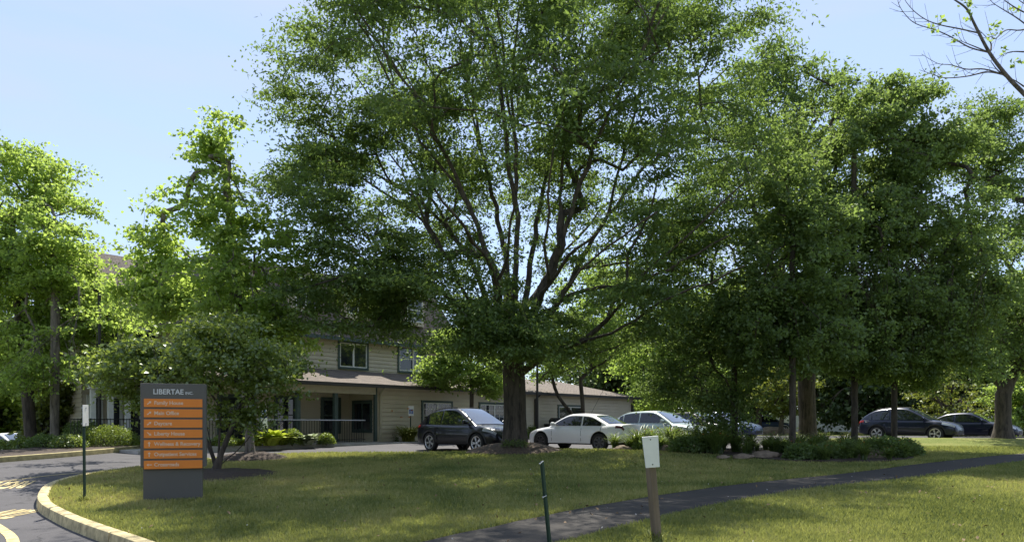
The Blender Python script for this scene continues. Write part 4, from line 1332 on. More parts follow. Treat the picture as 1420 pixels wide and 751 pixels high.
# lamp posts
def lamp(loc, hgt, rz, label, heads=1):
    o = empty("lamp_post", loc, rz); tag(o, label, "lamp post")
    mb = MB(); mb.tube([(0, 0, -0.2), (0, 0, hgt)], [0.075, 0.06], 12); mb.build("pole", M['lamp'], o, smooth=40)
    mb = MB(); mb.lathe([(0.2, 0), (0.2, 0.35), (0.17, 0.4), (0.001, 0.4)], 'z', 16); mb.build("base", M['concrete'], o, smooth=40)
    mb = MB(); mb.box(-0.18, 0.42, -0.16, 0.16, hgt - 0.02, hgt + 0.16); mb.build("lamp_head", M['lamp'], o, bevel=0.02)
    return o
lamp((X(138, 30.0), 30.0, 1.6), 2.5 + 184 * .030 - 1.6, R(-10), "tall dark lamp post with box head rising out of the trees by the porch house")
lamp((X(745, 40), 40, 1.66), 6.2, R(200), "dark lamp post between the big trunk and the white sedan")

# barbecue grill by the wing
o = empty("barbecue_grill", (X(773, 43), 43, 1.69), R(20)); tag(o, "black covered barbecue grill standing by the beige wing behind the white sedan", "grill")
mb = MB(); mb.box(-0.75, 0.75, -0.3, 0.3, 0.1, 0.85); mb.build("cabinet", M['iron'], o, bevel=0.02)
mb = MB(); mb.prism_y([(-0.45, 0.85), (0.45, 0.85), (0.45, 1.05), (0.32, 1.2), (-0.32, 1.2), (-0.45, 1.05)], -0.28, 0.28); mb.build("lid", M['iron'], o, bevel=0.03)
for sx in (-0.6, 0.6):
    mb = MB(); mb.lathe([(0.001, -0.03), (0.1, -0.03), (0.1, 0.03), (0.001, 0.03)], 'y', 14, (sx, -0.2, 0.1)); mb.build("wheel", M['tyre'], o)

# far white fence and power lines
f = empty("white_fence", (X(985, 76), 76, 1.66), R(-2)); tag(f, "white vinyl panel fence running across the far side of the car park", "fence")
n = 14
for i in range(n):
    mb = MB()
    mb.box(i * 2.4 + 0.07, i * 2.4 + 2.33, -0.02, 0.02, 0.08, 1.75)
    for kx in range(12): mb.box(i * 2.4 + 0.10 + kx * 0.185, i * 2.4 + 0.112 + kx * 0.185, -0.03, 0.03, 0.15, 1.7)
    mb.box(i * 2.4 + 0.07, i * 2.4 + 2.33, -0.04, 0.04, 1.68, 1.78)
    mb.build("fence_panel", M['vinyl'], f)
for i in range(n + 1):
    mb = MB(); mb.box(i * 2.4 - 0.06, i * 2.4 + 0.06, -0.06, 0.06, 0, 1.85); mb.build("fence_post", M['vinyl'], f)
for i, (za, dd) in enumerate(((6.3, 70), (5.6, 70))):
    a = Vector((X(940, dd), dd, za)); b = Vector((X(1250, dd), dd, za + 1.2))
    mb = MB(); mb.tube([tuple(a.lerp(b, t) - Vector((0, 0, 1.2 * 4 * t * (1 - t)))) for t in np.linspace(0, 1, 13)], 0.03, 5)
    o = mb.build("power_line", M['cable']); tag(o, "%s overhead cable crossing behind the car park trees" % ("upper" if i == 0 else "lower"), "cable", "overhead cables")

# ------------------------------------------------------------------ trees
def PL(pts, d):
    """limb traced as points with its own distance at each point"""
    return [tuple(P(x, y, dd)) for (x, y, dd) in [(p[0], p[1], d + (p[2] if len(p) > 2 else 0)) for p in pts]]

D = 24.4
base = P(714, 612, D); base.z = lawn_z(base.x, D) + 0.28
trunk = [tuple(base)] + PL([(714, 570), (713, 530), (711, 495), (713, 470)], D)
limbs = [
    PL([(703, 492), (680, 466, -.2), (655, 440, -.4), (625, 415, -.8), (590, 392, -1.2), (540, 380, -1.8), (480, 384, -2.2), (430, 398, -2.6)], D),
    PL([(706, 485), (682, 440, .2), (662, 385, .5), (632, 330, 1.2), (585, 282, 2.0), (520, 240, 2.6), (450, 205, 3.0)], D),
    PL([(708, 480), (690, 410, -.5), (672, 345, -1), (645, 275, -1.6), (605, 190, -2.4), (560, 110, -3), (510, 40, -3.4)], D),
    PL([(710, 478), (704, 395, .3), (692, 310, .8), (668, 210, 1.4), (650, 110, 1.8), (622, 10, 2.2)], D),
    PL([(712, 475), (713, 390, -.5), (718, 305, -1.2), (716, 205, -2.0), (712, 105, -2.8), (722, 0, -3.2)], D),
    PL([(715, 478), (732, 390, .5), (746, 305, 1.2), (762, 222, 2.0), (782, 125, 2.6), (800, 10, 3.0)], D),
    PL([(718, 480), (752, 405, -.4), (776, 340, -1.0), (802, 262, -1.6), (838, 172, -2.4), (884, 85, -3.0), (930, 0, -3.2)], D),
    PL([(720, 485), (768, 425, .4), (800, 372, 1.0), (842, 302, 1.6), (892, 232, 2.2), (952, 155, 2.6), (1010, 90, 2.8)], D),
    PL([(722, 515), (742, 500, -.2), (765, 487, -.5), (800, 474, -.9), (835, 452, -1.4), (850, 420, -1.6), (868, 402, -1.8), (905, 385, -2.0), (960, 355, -2.2), (1010, 325, -2.4)], D),
    PL([(712, 480), (700, 440, -1.4), (690, 395, -3.0), (668, 350, -4.6), (640, 310, -6.0)], D),
    PL([(716, 482), (738, 440, -1.6), (760, 395, -3.4), (790, 350, -5.0), (830, 320, -6.2)], D),
    PL([(712, 480), (705, 430, 1.6), (690, 380, 3.4), (665, 330, 5.0), (640, 290, 6.2)], D),
    PL([(716, 482), (730, 430, 1.6), (760, 380, 3.6), (800, 330, 5.2), (840, 290, 6.4)], D),
]
LB = [lobe(712, 215, D, 7.5, 7.4, 7.0, 10), lobe(535, 255, D, 3.5, 4.2, 4.4, 3.0), lobe(890, 210, D, 4.2, 4.6, 4.6, 3.2), lobe(700, 40, D, 6.6, 5.0, 5.4, 3.5),
      lobe(500, 380, D - 1, 2.1, 1.4, 2.6, .85), lobe(570, 420, D - 2, 2.9, 1.1, 2.6, 1.3), lobe(690, 462, D - 2.6, 2.6, 0.7, 1.6, .5), lobe(770, 465, D - 3.5, 2.4, 0.6, 1.4, .4), lobe(720, -30, D, 5.5, 3.6, 5, 1.8), lobe(620, -70, D - 4, 5, 3.4, 4, 1.6), lobe(415, 200, D, 1.2, 1.8, 1.8, .4), lobe(455, 420, 21.2, 1.9, .8, 1.5, .35), lobe(585, 440, 20.6, 1.8, .6, 1.3, .3), lobe(625, 405, D - 1, 2.2, 1.2, 2.0, 1.0), lobe(800, 440, D - 2, 3.0, 1.2, 2.4, 1.1),
      lobe(930, 390, D - 1, 2.7, 1.9, 2.8, 1.2), lobe(450, 130, D, 2.0, 3.2, 2.8, 1.2), lobe(985, 70, D, 2.2, 2.4, 2.6, 0.9)]
tree("locust_tree", "huge spreading locust tree with many fanning dark limbs in the middle of the lawn", "tree", tuple(base), 0.385, trunk, limbs, LB, 2700, 70, 0.15, 0.064,
     (0.46, 0.46, 0.13), M['locust'], M['bark'], 11, shell=3.2, rtip=0.007, droop=0.22, gap=(0.46, 0.0), extra=1, bend=0.3, back=0.9, flare=1.22, spray=0.7,
     hollow=[(*P(718, 330, 23.5), 4.0, 5.0, 2.6, 0.6), (*P(722, 310, 18.5), 3.4, 4.5, 2.0, 0.5)], limb_r=(0.125, 0.022), forks=2)

def simple(name, label, cat, px, d, z, R0, top_px, lobes, nt, per, L, W, spread, lm, bm, seed, lean=0.0, fork=None, group=None, limbs=None, **kw):
    x = X(px, d)
    base = (x, d, z)
    ztop = CAMZ - (top_px - 588) / 1000 * d
    trunk = [(x, d, z), (x + lean * 0.3, d, z + (ztop - z) * 0.35), (x + lean * 0.7, d + 0.05, z + (ztop - z) * 0.7), (x + lean, d, ztop)]
    return tree(name, label, cat, base, R0, trunk, limbs or [], lobes, nt, per, L, W, spread, lm, bm, seed, group=group, **kw)

# tall bright tree behind the sign
d = 22.0
LB = [lobe(300, 215, d, 0.9, 1.5, 0.9, 0.9), lobe(290, 290, d, 1.7, 1.2, 1.6, 1.6), lobe(240, 345, d, 1.3, 0.7, 1.2, .9), lobe(345, 340, d, 1.6, 1.5, 1.6, 1.6), lobe(290, 410, d, 2.7, 1.3, 2.3, 2.4), lobe(210, 400, d, 1.6, 0.9, 1.5, 1.2), lobe(175, 430, d + 3, 1.2, .9, 1.2, .6), lobe(390, 455, d, 1.1, 1.1, 1.3, 1.1),
      lobe(330, 480, d, 1.8, 0.9, 1.6, 1.2)]
simple("shade_tree", "tall bright green tree with a narrow pointed top rising behind the shrubby tree and sign", "tree", 347, d, lawn_z(X(347, d), d) + 0.2, 0.125, 190, LB, 520, 32, 0.14, 0.11, (0.28, 0.28, 0.12), M['fresh'], M['bark_grey'], 21, lean=-0.85, shell=2.6, rtip=0.006, gap=(0.6, -0.1), step=0.35, back=1.3, bend=0.3, up=0.1)
# glossy multi stem tree
d = 17.4
bx, bz = X(300, d), lawn_z(X(300, d), d) + 0.12
lm = [[(bx, d, bz + 0.05), (bx + 0.25, d - .1, bz + 0.6), (bx + 0.6, d, bz + 1.5), (bx + 1.1, d + .1, bz + 2.4)], [(bx, d, bz + 0.05), (bx - 0.3, d + .1, bz + 0.7), (bx - 0.8, d, bz + 1.6), (bx - 1.5, d, bz + 2.3)],
      [(bx, d, bz + 0.05), (bx + 0.5, d + .2, bz + 0.5), (bx + 1.2, d + .3, bz + 1.4)], [(bx, d, bz), (bx - 0.1, d - .3, bz + 1.0), (bx - 0.2, d - .7, bz + 2.0)]]
LB = [lobe(275, 500, d, 1.9, 0.85, 1.5, 3), lobe(190, 515, d, 1.0, 0.75, 1.1, 1.2), lobe(150, 520, d, 0.5, 0.6, 0.7, .3), lobe(370, 510, d, 1.0, 0.8, 1.1, 1.3), lobe(300, 465, d, 1.0, 0.5, 1.0, .9), lobe(340, 575, d, 0.8, 0.5, 0.8, .5), lobe(225, 560, d, 0.8, 0.4, 0.8, .5)]
tree("shrubby_tree", "low multi stemmed tree with glossy leaves directly behind the entrance sign", "tree", (bx, d, bz), 0.09, [(bx, d, bz), (bx, d, bz + 0.1), (bx + .05, d, bz + 0.3), (bx + 0.1, d, bz + 1.2)], lm, LB, 420, 34, 0.10, 0.07,
     (0.22, 0.22, 0.17), M['glossy'], M['bark'], 23, shell=2.4, rtip=0.006, step=0.3)
# pair of trees at the far kerb
d = 30
z = bedl_z(X(75, d), d)
LB = [lobe(80, 270, d + 1.6, 1.6, 1.7, 1.6, 1.3), lobe(95, 330, d + 1.6, 1.9, 1.6, 2.0, 1.8), lobe(60, 390, d + 1.6, 3.0, 1.9, 2.8, 3.2), lobe(115, 410, d + 1.6, 1.7, 1.8, 1.9, 1.8), lobe(70, 480, d + 1.6, 2.7, 1.4, 2.4, 2.0), lobe(30, 530, d - 1.5, 1.3, .6, 1.2, .5), lobe(110, 520, d - 1, 1.2, .7, 1.1, .5), lobe(75, 400, d, 1.6, 3, 1.0, 1.2), lobe(152, 445, d + 1.6, 1.4, 1.2, 1.4, 1.0), lobe(76, 330, d - .9, 1.5, 2.2, 1.0, 1.8), lobe(72, 450, d - 1, 1.7, 1.7, 1.0, 1.8)]
simple("shade_tree", "bright green tree with pale trunk at the far kerb beside the hedge", "tree", 76, d, z, 0.17, 300, LB, 620, 30, 0.16, 0.12, (0.34, 0.34, 0.20), M['fresh'], M['bark_grey'], 31, shell=2.4, rtip=0.010, gap=(0.5, -0.2))
d = 31.5
z = bedl_z(X(44, d), d)
LB = [lobe(10, 250, d, 2.2, 1.9, 2.0, 1.8), lobe(-40, 330, d, 2.8, 2.4, 2.4, 2.4), lobe(20, 390, d, 2.4, 2.2, 2.4, 2.4), lobe(10, 480, d, 2.6, 1.5, 2.2, 1.8)]
simple("shade_tree", "green tree with dark trunk standing at the photo's left edge by the far kerb", "tree", 44, d, z, 0.24, 300, LB, 560, 30, 0.16, 0.12, (0.36, 0.36, 0.22), M['fresh'], M['bark'], 33, lean=-0.9, shell=2.4, rtip=0.010, gap=(0.5, -0.2))
# trees in front of the wing
d = 36.4
LB = [lobe(648, 505, d, 2.0, 1.25, 1.7, 2), lobe(610, 520, d, 1.1, 0.8, 1.2, .8), lobe(680, 530, d, 1.0, 0.7, 1.1, .8), lobe(640, 470, d, 1.4, 0.8, 1.3, .9)]
simple("young_tree", "small round leafy tree in front of the low wing behind the black suv", "tree", 654, d, 1.66, 0.11, 500, LB, 260, 40, 0.16, 0.11, (0.30, 0.30, 0.2), M['maple'], M['bark'], 41, shell=2.5, rtip=0.01)
d = 43
zb = 1.66; bx = X(808, d)
lm = [[(bx, d, zb + .5), (bx - .5, d, zb + 1.3), (bx - 1.5, d, zb + 2.6), (bx - 1.9, d, zb + 4)], [(bx, d, zb + .5), (bx + .5, d, zb + 1.5), (bx + 1.5, d, zb + 3.4)], [(bx, d, zb + .5), (bx + .0, d, zb + 2.0), (bx - 0.2, d, zb + 4)]]
LB = [lobe(800, 470, d, 3.0, 1.9, 2.6, 2.2), lobe(855, 440, d, 2.4, 2.4, 2.6, 1.8), lobe(760, 500, d, 1.4, 1.2, 1.5, .8), lobe(830, 395, d, 3.0, 2.0, 2.6, 1.4)]
tree("young_tree", "tree forking low into three stems in front of the low wing behind the white sedan", "tree", (bx, d, zb), 0.17, [(bx, d, zb), (bx, d, zb + .2), (bx, d, zb + .4), (bx, d, zb + .6)], lm, LB, 330, 36, 0.18, 0.13, (0.42, 0.42, 0.28), M['maple'], M['bark'], 43, shell=2.2, rtip=0.012)
d = 52
LB = [lobe(930, 470, d, 3.0, 3.6, 3.0, 2), lobe(895, 490, d, 2.6, 2.4, 2.6, 1.2), lobe(965, 500, d, 2.6, 2.8, 2.6, 1.2), lobe(930, 545, d, 3.4, 1.6, 2.8, 1.4), lobe(985, 440, d, 3, 3, 3, 1)]
simple("shade_tree", "bright yellow green tree beyond the far end of the low wing", "tree", 930, d, 1.69, 0.22, 430, LB, 380, 36, 0.24, 0.17, (0.5, 0.5, 0.4), M['maple'], M['bark'], 45, shell=3.0, rtip=0.014, droop=0.15)
# drooping dark tree in the flower bed
d = 24.6
LB = [lobe(985, 480, d, 2.2, 1.7, 1.9, 2), lobe(930, 535, d, 1.3, 0.9, 1.3, .8), lobe(1000, 550, d, 1.8, 1.0, 1.6, 1.3), lobe(1030, 430, d, 1.6, 1.7, 1.6, 1.4), lobe(945, 450, d, 1.2, 1.3, 1.3, .7), lobe(990, 585, d, 1.2, .35, 1.0, .4)]
simple("weeping_tree", "dark small tree with drooping twigs standing in the daylily bed", "tree", 1019, d, bed_z(X(1019, d), d), 0.10, 470, LB, 400, 36, 0.11, 0.075, (0.30, 0.30, 0.26), M['pear'], M['bark'], 51, shell=1.8, rtip=0.007, droop=0.5, bend=0.6, up=0.3)
# big locust at the right
d = 31
z = lawn_z(13.2, d)
bx = X(1120, d)
lm = [[(bx, d, z + 3.0), (bx - 1.2, d - .4, z + 6), (bx - 2.6, d - 1, z + 9.5), (bx - 3.4, d - 1.2, z + 13)], [(bx, d, z + 3.2), (bx + .8, d + .4, z + 6.5), (bx + 1.8, d + .5, z + 10)], [(bx, d, z + 2.8), (bx - 1.8, d, z + 4.6), (bx - 4.2, d - .2, z + 6.5)]]
LB = [lobe(1095, 85, d, 1.3, 1.0, 1.4, .7), lobe(1060, 110, d, 1.6, 1.3, 1.6, .9), lobe(1040, 170, d, 2.4, 1.8, 2.2, 1.4), lobe(1040, 250, d, 3.4, 2.6, 3.2, 2.8), lobe(1140, 215, d, 3.0, 2.6, 3.0, 2.4), lobe(980, 310, d, 2.6, 2.2, 2.6, 1.5), lobe(1080, 340, d, 4.2, 2.8, 3.8, 3), lobe(1090, 430, d, 4.2, 2.0, 3.4, 2), lobe(1150, 130, d, 1.9, 1.3, 1.9, 1.0), lobe(1190, 190, d, 2.2, 1.8, 2.2, 1.2)]
tree("locust_tree", "broad locust tree with thick dark trunk behind the thin trunks of the daylily bed", "tree", (bx, d, z), 0.36, [(bx, d, z), (bx, d, z + 1), (bx - .05, d, z + 2.2), (bx, d, z + 3.4)], lm, LB, 620, 40, 0.19, 0.08,
     (0.44, 0.44, 0.26), M['locust'], M['bark'], 53, shell=2.4, rtip=0.011, droop=0.2, gap=(0.35, -0.2))
# slim dark trees in the bed
def slim(px, d, topy, LB, seed, label, n=420, R0=0.10):
    return simple("pear_tree", label, "tree", px, d, bed_z(X(px, d), d), R0, topy, LB, int(n * 1.25), 40, 0.125, 0.09, (0.24, 0.24, 0.20), M['pear'], M['bark'], seed, shell=2.2, rtip=0.007, up=0.25, gap=(0.7, -0.16), step=0.35)
d = 22.6
slim(1099, d, 330, [lobe(1105, 300, d, 2.0, 1.8, 1.8, 1.8), lobe(1085, 400, d, 2.4, 1.5, 2.0, 1.8), lobe(1110, 475, d, 2.4, 1.2, 2.0, 1.5), lobe(1050, 450, d, 1.7, 1.2, 1.5, 1)], 61, "dark slender tree beside the tan boulder in the daylily bed", 560)
d = 25.0
slim(1185, d, 150, [lobe(1221, 88, d, 0.12, 0.8, 0.12, .025), lobe(1215, 150, d, 1.4, 1.0, 1.3, .9), lobe(1160, 165, d, 1.7, 1.4, 1.6, 1.2), lobe(1115, 190, d, 1.5, 1.4, 1.5, .9), lobe(1225, 225, d, 2.4, 1.7, 2.2, 2), lobe(1150, 290, d, 2.2, 1.8, 2.0, 1.8), lobe(1200, 330, d, 3.0, 1.8, 2.6, 2.6), lobe(1200, 420, d, 3.1, 1.7, 2.6, 2.6), lobe(1190, 495, d, 2.6, 1.1, 2.2, 1.5)], 63, "tallest slim dark tree with a thin upright shoot above its crown, in the daylily bed", 900, 0.11)
d = 25.4
slim(1240, d, 170, [lobe(1272, 140, d, 1.1, 1.0, 1.0, .6), lobe(1300, 205, d, 1.7, 1.5, 1.6, 1.4), lobe(1275, 300, d, 2.6, 2.0, 2.2, 2.4), lobe(1325, 380, d, 2.4, 1.9, 2.1, 2.1), lobe(1275, 460, d, 2.7, 1.5, 2.2, 1.9), lobe(1310, 515, d, 1.9, .8, 1.6, .8)], 65, "slim dark tree with the rightmost thin trunk of the daylily bed", 800, 0.10)
# right edge tree
d = 33.4
z = lawn_z(X(1391, d), d)
bx = X(1391, d)
lm = [[(bx, d, z + 2.2), (bx - .7, d, z + 3.4), (bx - 1.9, d, z + 6.0), (bx - 2.4, d, z + 9)], [(bx, d, z + 2.2), (bx + .8, d, z + 3.6), (bx + 2.0, d, z + 6.5)], [(bx, d, z + 2.3), (bx, d + .5, z + 6), (bx - .3, d + .6, z + 10)]]
LB = [lobe(1365, 165, d, 1.5, 1.3, 1.5, .9), lobe(1330, 215, d, 1.7, 1.3, 1.7, 1), lobe(1395, 235, d, 1.7, 1.5, 1.8, 1.1), lobe(1370, 320, d, 3.0, 2.4, 2.8, 2.8), lobe(1440, 330, d, 2.8, 2.8, 2.8, 2.6), lobe(1430, 230, d, 1.8, 1.8, 1.8, 1.2), lobe(1450, 440, d, 2.8, 2, 2.6, 2), lobe(1385, 420, d, 3.4, 2.0, 3.0, 2.4), lobe(1400, 490, d, 3.0, 1.1, 2.6, 1.2)]
tree("locust_tree", "forked dark trunked locust tree at the photo's right edge beside the dark blue sedan", "tree", (bx, d, z), 0.33, [(bx, d, z), (bx, d, z + .8), (bx, d, z + 1.6), (bx, d, z + 2.4)], lm, LB, 760, 38, 0.17, 0.08,
     (0.44, 0.44, 0.28), M['locust'], M['bark'], 67, shell=2.4, rtip=0.011, droop=0.15, gap=(0.35, -0.2), flare=1.5)

# nearly bare tree reaching in at the upper right
d = 13.0
bx = X(1640, d); z = lawn_z(bx, d)
root = empty("bare_tree", (bx, d, z)); tag(root, "nearly bare branch with a few leaf tufts reaching in at the upper right sky", "tree")
random.seed(5)
mb = MB()
def tw(pts, r0, r1, n=5):
    q = catmull([tuple(p) for p in pts], 5)
    mb.tube([Vector(p) - Vector((bx, d, z)) for p in q], list(np.linspace(r0, r1, len(q))), n)
    return q
tw([(bx, d, z), (bx - .1, d, z + 2), (bx - .2, d, z + 4), (P(1560, 290, d)), (P(1480, 190, d))], 0.17, 0.075, 8)
tw([P(1480, 190, d), P(1420, 130, d), P(1396, 105, d), P(1372, 73, d), P(1352, 35, d), P(1340, 12, d), P(1318, -5, d), P(1300, -30, d)], 0.043, 0.007, 7)
tw([(bx - .2, d, z + 4), P(1640, 100, d + 1), P(1620, -60, d + 1.5)], 0.11, 0.05, 8)
br = [
    [(1396, 105), (1370, 100), (1340, 106), (1310, 108), (1290, 102), (1275, 97)],
    [(1396, 105), (1365, 96), (1340, 96), (1318, 90), (1300, 88), (1278, 75)],
    [(1372, 73), (1345, 66), (1320, 52), (1298, 42), (1270, 33), (1255, 20), (1246, 5), (1245, -8)],
    [(1357, 46), (1330, 40), (1305, 35), (1285, 28), (1268, 16), (1256, 2), (1252, -8)],
    [(1372, 73), (1345, 62), (1330, 56)],
    [(1430, 40), (1410, 25), (1392, 14), (1378, 5), (1368, -5)],
    [(1430, 22), (1410, 12), (1395, 2), (1385, -6)],
    [(1440, 36), (1415, 42), (1395, 42), (1380, 54), (1374, 50)],
    [(1420, 72), (1402, 72), (1385, 78)],
    [(1399, 110), (1384, 98), (1376, 88), (1373, 84)],
    [(1374, 70), (1374, 60), (1366, 50), (1358, 42)],
    [(1420, 120), (1408, 112), (1400, 108)],
    [(1440, 12), (1420, 5), (1408, -4)],
]
segs = []
for b_ in br:
    dd0 = random.uniform(-.5, .5)
    q = tw([P(px, py, d + dd0 * i / len(b_)) for i, (px, py) in enumerate(b_)], 0.018, 0.004, 4); segs.append(q)
for q in segs:
    for i in range(4, len(q) - 1, 2):
        if random.random() < 0.75:
            p = Vector(q[i]); dr = (Vector(q[i + 1]) - p).normalized()
            sgn = random.choice((-1, 1)); nrm = Vector((-dr.z, random.uniform(-.6, .6), dr.x)) * sgn
            l_ = random.uniform(0.10, 0.34)
            m1 = p + (dr * 0.7 + nrm * 0.6) * l_ * 0.5; e = p + (dr * 0.9 + nrm + Vector((0, 0, .3))) * l_
            mb.tube([p - Vector((bx, d, z)), m1 - Vector((bx, d, z)), e - Vector((bx, d, z))], [0.006, 0.004, 0.0025], 3, cap=False)
mb.build("trunk", M['twig'], root, smooth=60)
rng = np.random.default_rng(8)
cl = np.array([tuple(P(px, py, d) - Vector((bx, d, z))) for px, py in ((1343, 6), (1338, 2), (1346, 10), (1342, 24), (1378, 34), (1384, 36), (1380, 50), (1307, 28), (1294, 42), (1325, 51), (1395, 72), (1408, 88), (1414, 86), (1418, 142), (1408, 13))])
v, q, rnd = leaf_quads(rng, cl, 9, (0.055, 0.05, 0.05), 0.075, 0.075, 0.3)
raw_mesh("crown", v, q, M['maple'], root, rnd)

# far trees behind the car park
def far_tree(name, label, px, d, h, wdt, seed, lm, dens=1.0, group="trees beyond the car park", low=0.10):
    z = 1.66 - drop(X(px, d), d); x = X(px, d)
    rr = np.random.default_rng(seed)
    LB = []
    for i in range(7):
        t = (i + 0.5) / 7
        k = math.sin(math.pi * (0.22 + 0.68 * t)) * wdt * 0.5
        LB.append([x + rr.normal(0, .3) * k, d + rr.normal(0, .3) * k, z + h * (low + (0.94 - low) * t), k * 0.9, k * 0.8, h * 0.15])
    trunk = [(x, d, z), (x, d, z + h * .12), (x + .1, d, z + h * .25), (x, d, z + h * .55)]
    return tree(name, label, "tree", (x, d, z), h * 0.022 + 0.05, trunk, [], LB, int(300 * dens), 44, 0.42 if h > 7 else 0.22, 0.30 if h > 7 else 0.15, (wdt * 0.09, wdt * 0.09, h * 0.04), lm, M['bark'], seed, shell=2.2, rtip=0.03, step=0.9, extra=0)
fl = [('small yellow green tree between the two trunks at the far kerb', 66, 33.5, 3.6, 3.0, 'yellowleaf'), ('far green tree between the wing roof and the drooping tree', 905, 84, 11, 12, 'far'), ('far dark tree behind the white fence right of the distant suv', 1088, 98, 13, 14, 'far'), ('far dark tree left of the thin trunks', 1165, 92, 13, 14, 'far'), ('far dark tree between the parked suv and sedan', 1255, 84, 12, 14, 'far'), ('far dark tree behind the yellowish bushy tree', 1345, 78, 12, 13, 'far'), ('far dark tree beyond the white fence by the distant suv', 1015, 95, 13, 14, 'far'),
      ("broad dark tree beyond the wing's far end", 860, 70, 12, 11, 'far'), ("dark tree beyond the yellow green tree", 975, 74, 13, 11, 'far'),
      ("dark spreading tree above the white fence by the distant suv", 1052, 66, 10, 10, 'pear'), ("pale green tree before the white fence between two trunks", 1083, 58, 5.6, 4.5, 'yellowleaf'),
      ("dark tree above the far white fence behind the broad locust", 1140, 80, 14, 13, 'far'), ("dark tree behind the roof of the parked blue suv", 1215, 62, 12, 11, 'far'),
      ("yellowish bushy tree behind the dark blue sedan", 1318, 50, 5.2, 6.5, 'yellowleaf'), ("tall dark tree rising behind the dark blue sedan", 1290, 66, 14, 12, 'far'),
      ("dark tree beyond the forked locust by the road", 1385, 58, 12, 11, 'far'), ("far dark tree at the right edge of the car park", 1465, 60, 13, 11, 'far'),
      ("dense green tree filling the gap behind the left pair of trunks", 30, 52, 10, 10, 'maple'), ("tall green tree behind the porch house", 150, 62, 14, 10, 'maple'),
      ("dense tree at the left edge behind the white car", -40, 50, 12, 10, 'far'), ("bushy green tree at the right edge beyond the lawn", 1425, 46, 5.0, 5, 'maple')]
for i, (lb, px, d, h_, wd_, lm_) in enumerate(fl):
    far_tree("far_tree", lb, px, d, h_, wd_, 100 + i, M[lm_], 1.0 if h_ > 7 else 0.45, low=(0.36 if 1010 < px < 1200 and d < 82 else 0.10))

# the wood across the street behind the camera: seen only mirrored in paint and glass
rng = np.random.default_rng(55)
cx_ = rng.uniform(-75, 75, 2600); cz_ = rng.uniform(0.2, 1, 2600) ** 0.8
hh = np.array([8.5 + 3.5 * noise.noise(Vector((float(a_) * 0.09, 0, 0))) + 1.8 * noise.noise(Vector((float(a_) * 0.4, 3, 0))) for a_ in cx_])
c = np.stack([cx_, -24 + rng.normal(0, 1.8, 2600), 0.3 + cz_ * hh], 1)
v, q, rnd = leaf_quads(rng, c, 26, (0.9, 0.9, 0.7), 0.5, 0.36)
tag(raw_mesh("woods", v, q, M['far'], None, rnd), kind="stuff")

# ------------------------------------------------------------------ shrubs, hostas, daylilies
def bush(name, label, cat, loc, rx, ry, rz, n, L, W, lm, seed, group=None, fill=0.55, upb=0.6):
    seed = int(seed)
    rng = np.random.default_rng(seed)
    d = rng.normal(0, 1, (n, 3)); d /= np.linalg.norm(d, axis=1, keepdims=True)
    d[:, 2] = np.abs(d[:, 2]) * 1.05 - 0.08
    r = rng.uniform(fill, 1.0, (n, 1)) ** 0.6
    lump = np.array([1 + 0.14 * noise.noise(Vector(p) * 2.2 + Vector((seed, 0, 0))) for p in d])[:, None]
    c = d * r * lump * np.array((rx, ry, rz)) + np.array((0, 0, 0.06))
    v, q, rnd = leaf_quads(rng, c, 1, (0.02, 0.02, 0.02), L, W, upb)
    root = empty(name, loc); tag(root, label, cat, group)
    raw_mesh("foliage", v, q, lm, root, rnd)
    mb = MB()
    for i in range(7):
        a = i * 0.9; mb.tube([(0, 0, -0.05), (0.35 * rx * math.cos(a), 0.35 * ry * math.sin(a), rz * 0.5), (0.62 * rx * math.cos(a), 0.62 * ry * math.sin(a), rz * 0.75)], [0.02, 0.014, 0.006], 5)
    mb.build("stem", M['bark'], root, smooth=60)
    return root

def strap_plant(n, L, W, arch, rng, segs=4, up=1.3, curl=1.0):
    V = []; Q = []
    for i in range(n):
        a = rng.uniform(0, 2 * math.pi); l = L * rng.uniform(0.6, 1.15); e = up * rng.uniform(0.75, 1.15)
        o = rng.normal(0, 0.06, 2); s = np.array((-math.sin(a), math.cos(a)))
        b = len(V)
        x = 0; z = 0; th = min(e, 1.5)
        for k in range(segs + 1):
            t = k / segs; wk = W * (0.55 + 1.2 * t * (1 - t) * 2) * (1 - t ** 3)
            c = np.array((math.cos(a), math.sin(a))) * x + o
            for sg in (-1, 1):
                p = c + s * sg * wk * 0.5; V.append((p[0], p[1], z))
            x += math.cos(th) * l / segs; z += math.sin(th) * l / segs; th -= arch * curl * rng.uniform(0.7, 1.2) / segs
        for k in range(segs):
            Q.append((b + 2 * k, b + 2 * k + 1, b + 2 * k + 3, b + 2 * k + 2))
    return V, Q

def lily_flower(mb, p, s, rng):
    for k in range(6):
        a = k * math.pi / 3 + rng.uniform(0, .3)
        c, s_ = math.cos(a), math.sin(a)
        t = Vector((-s_, c, 0)) * s * 0.22
        q0 = Vector(p); q1 = q0 + Vector((c * .45, s_ * .45, .55)) * s; q2 = q0 + Vector((c * 1.0, s_ * 1.0, .55)) * s
        mb.add([q0, q1 - t, q2, q1 + t], [(0, 1, 2, 3)])

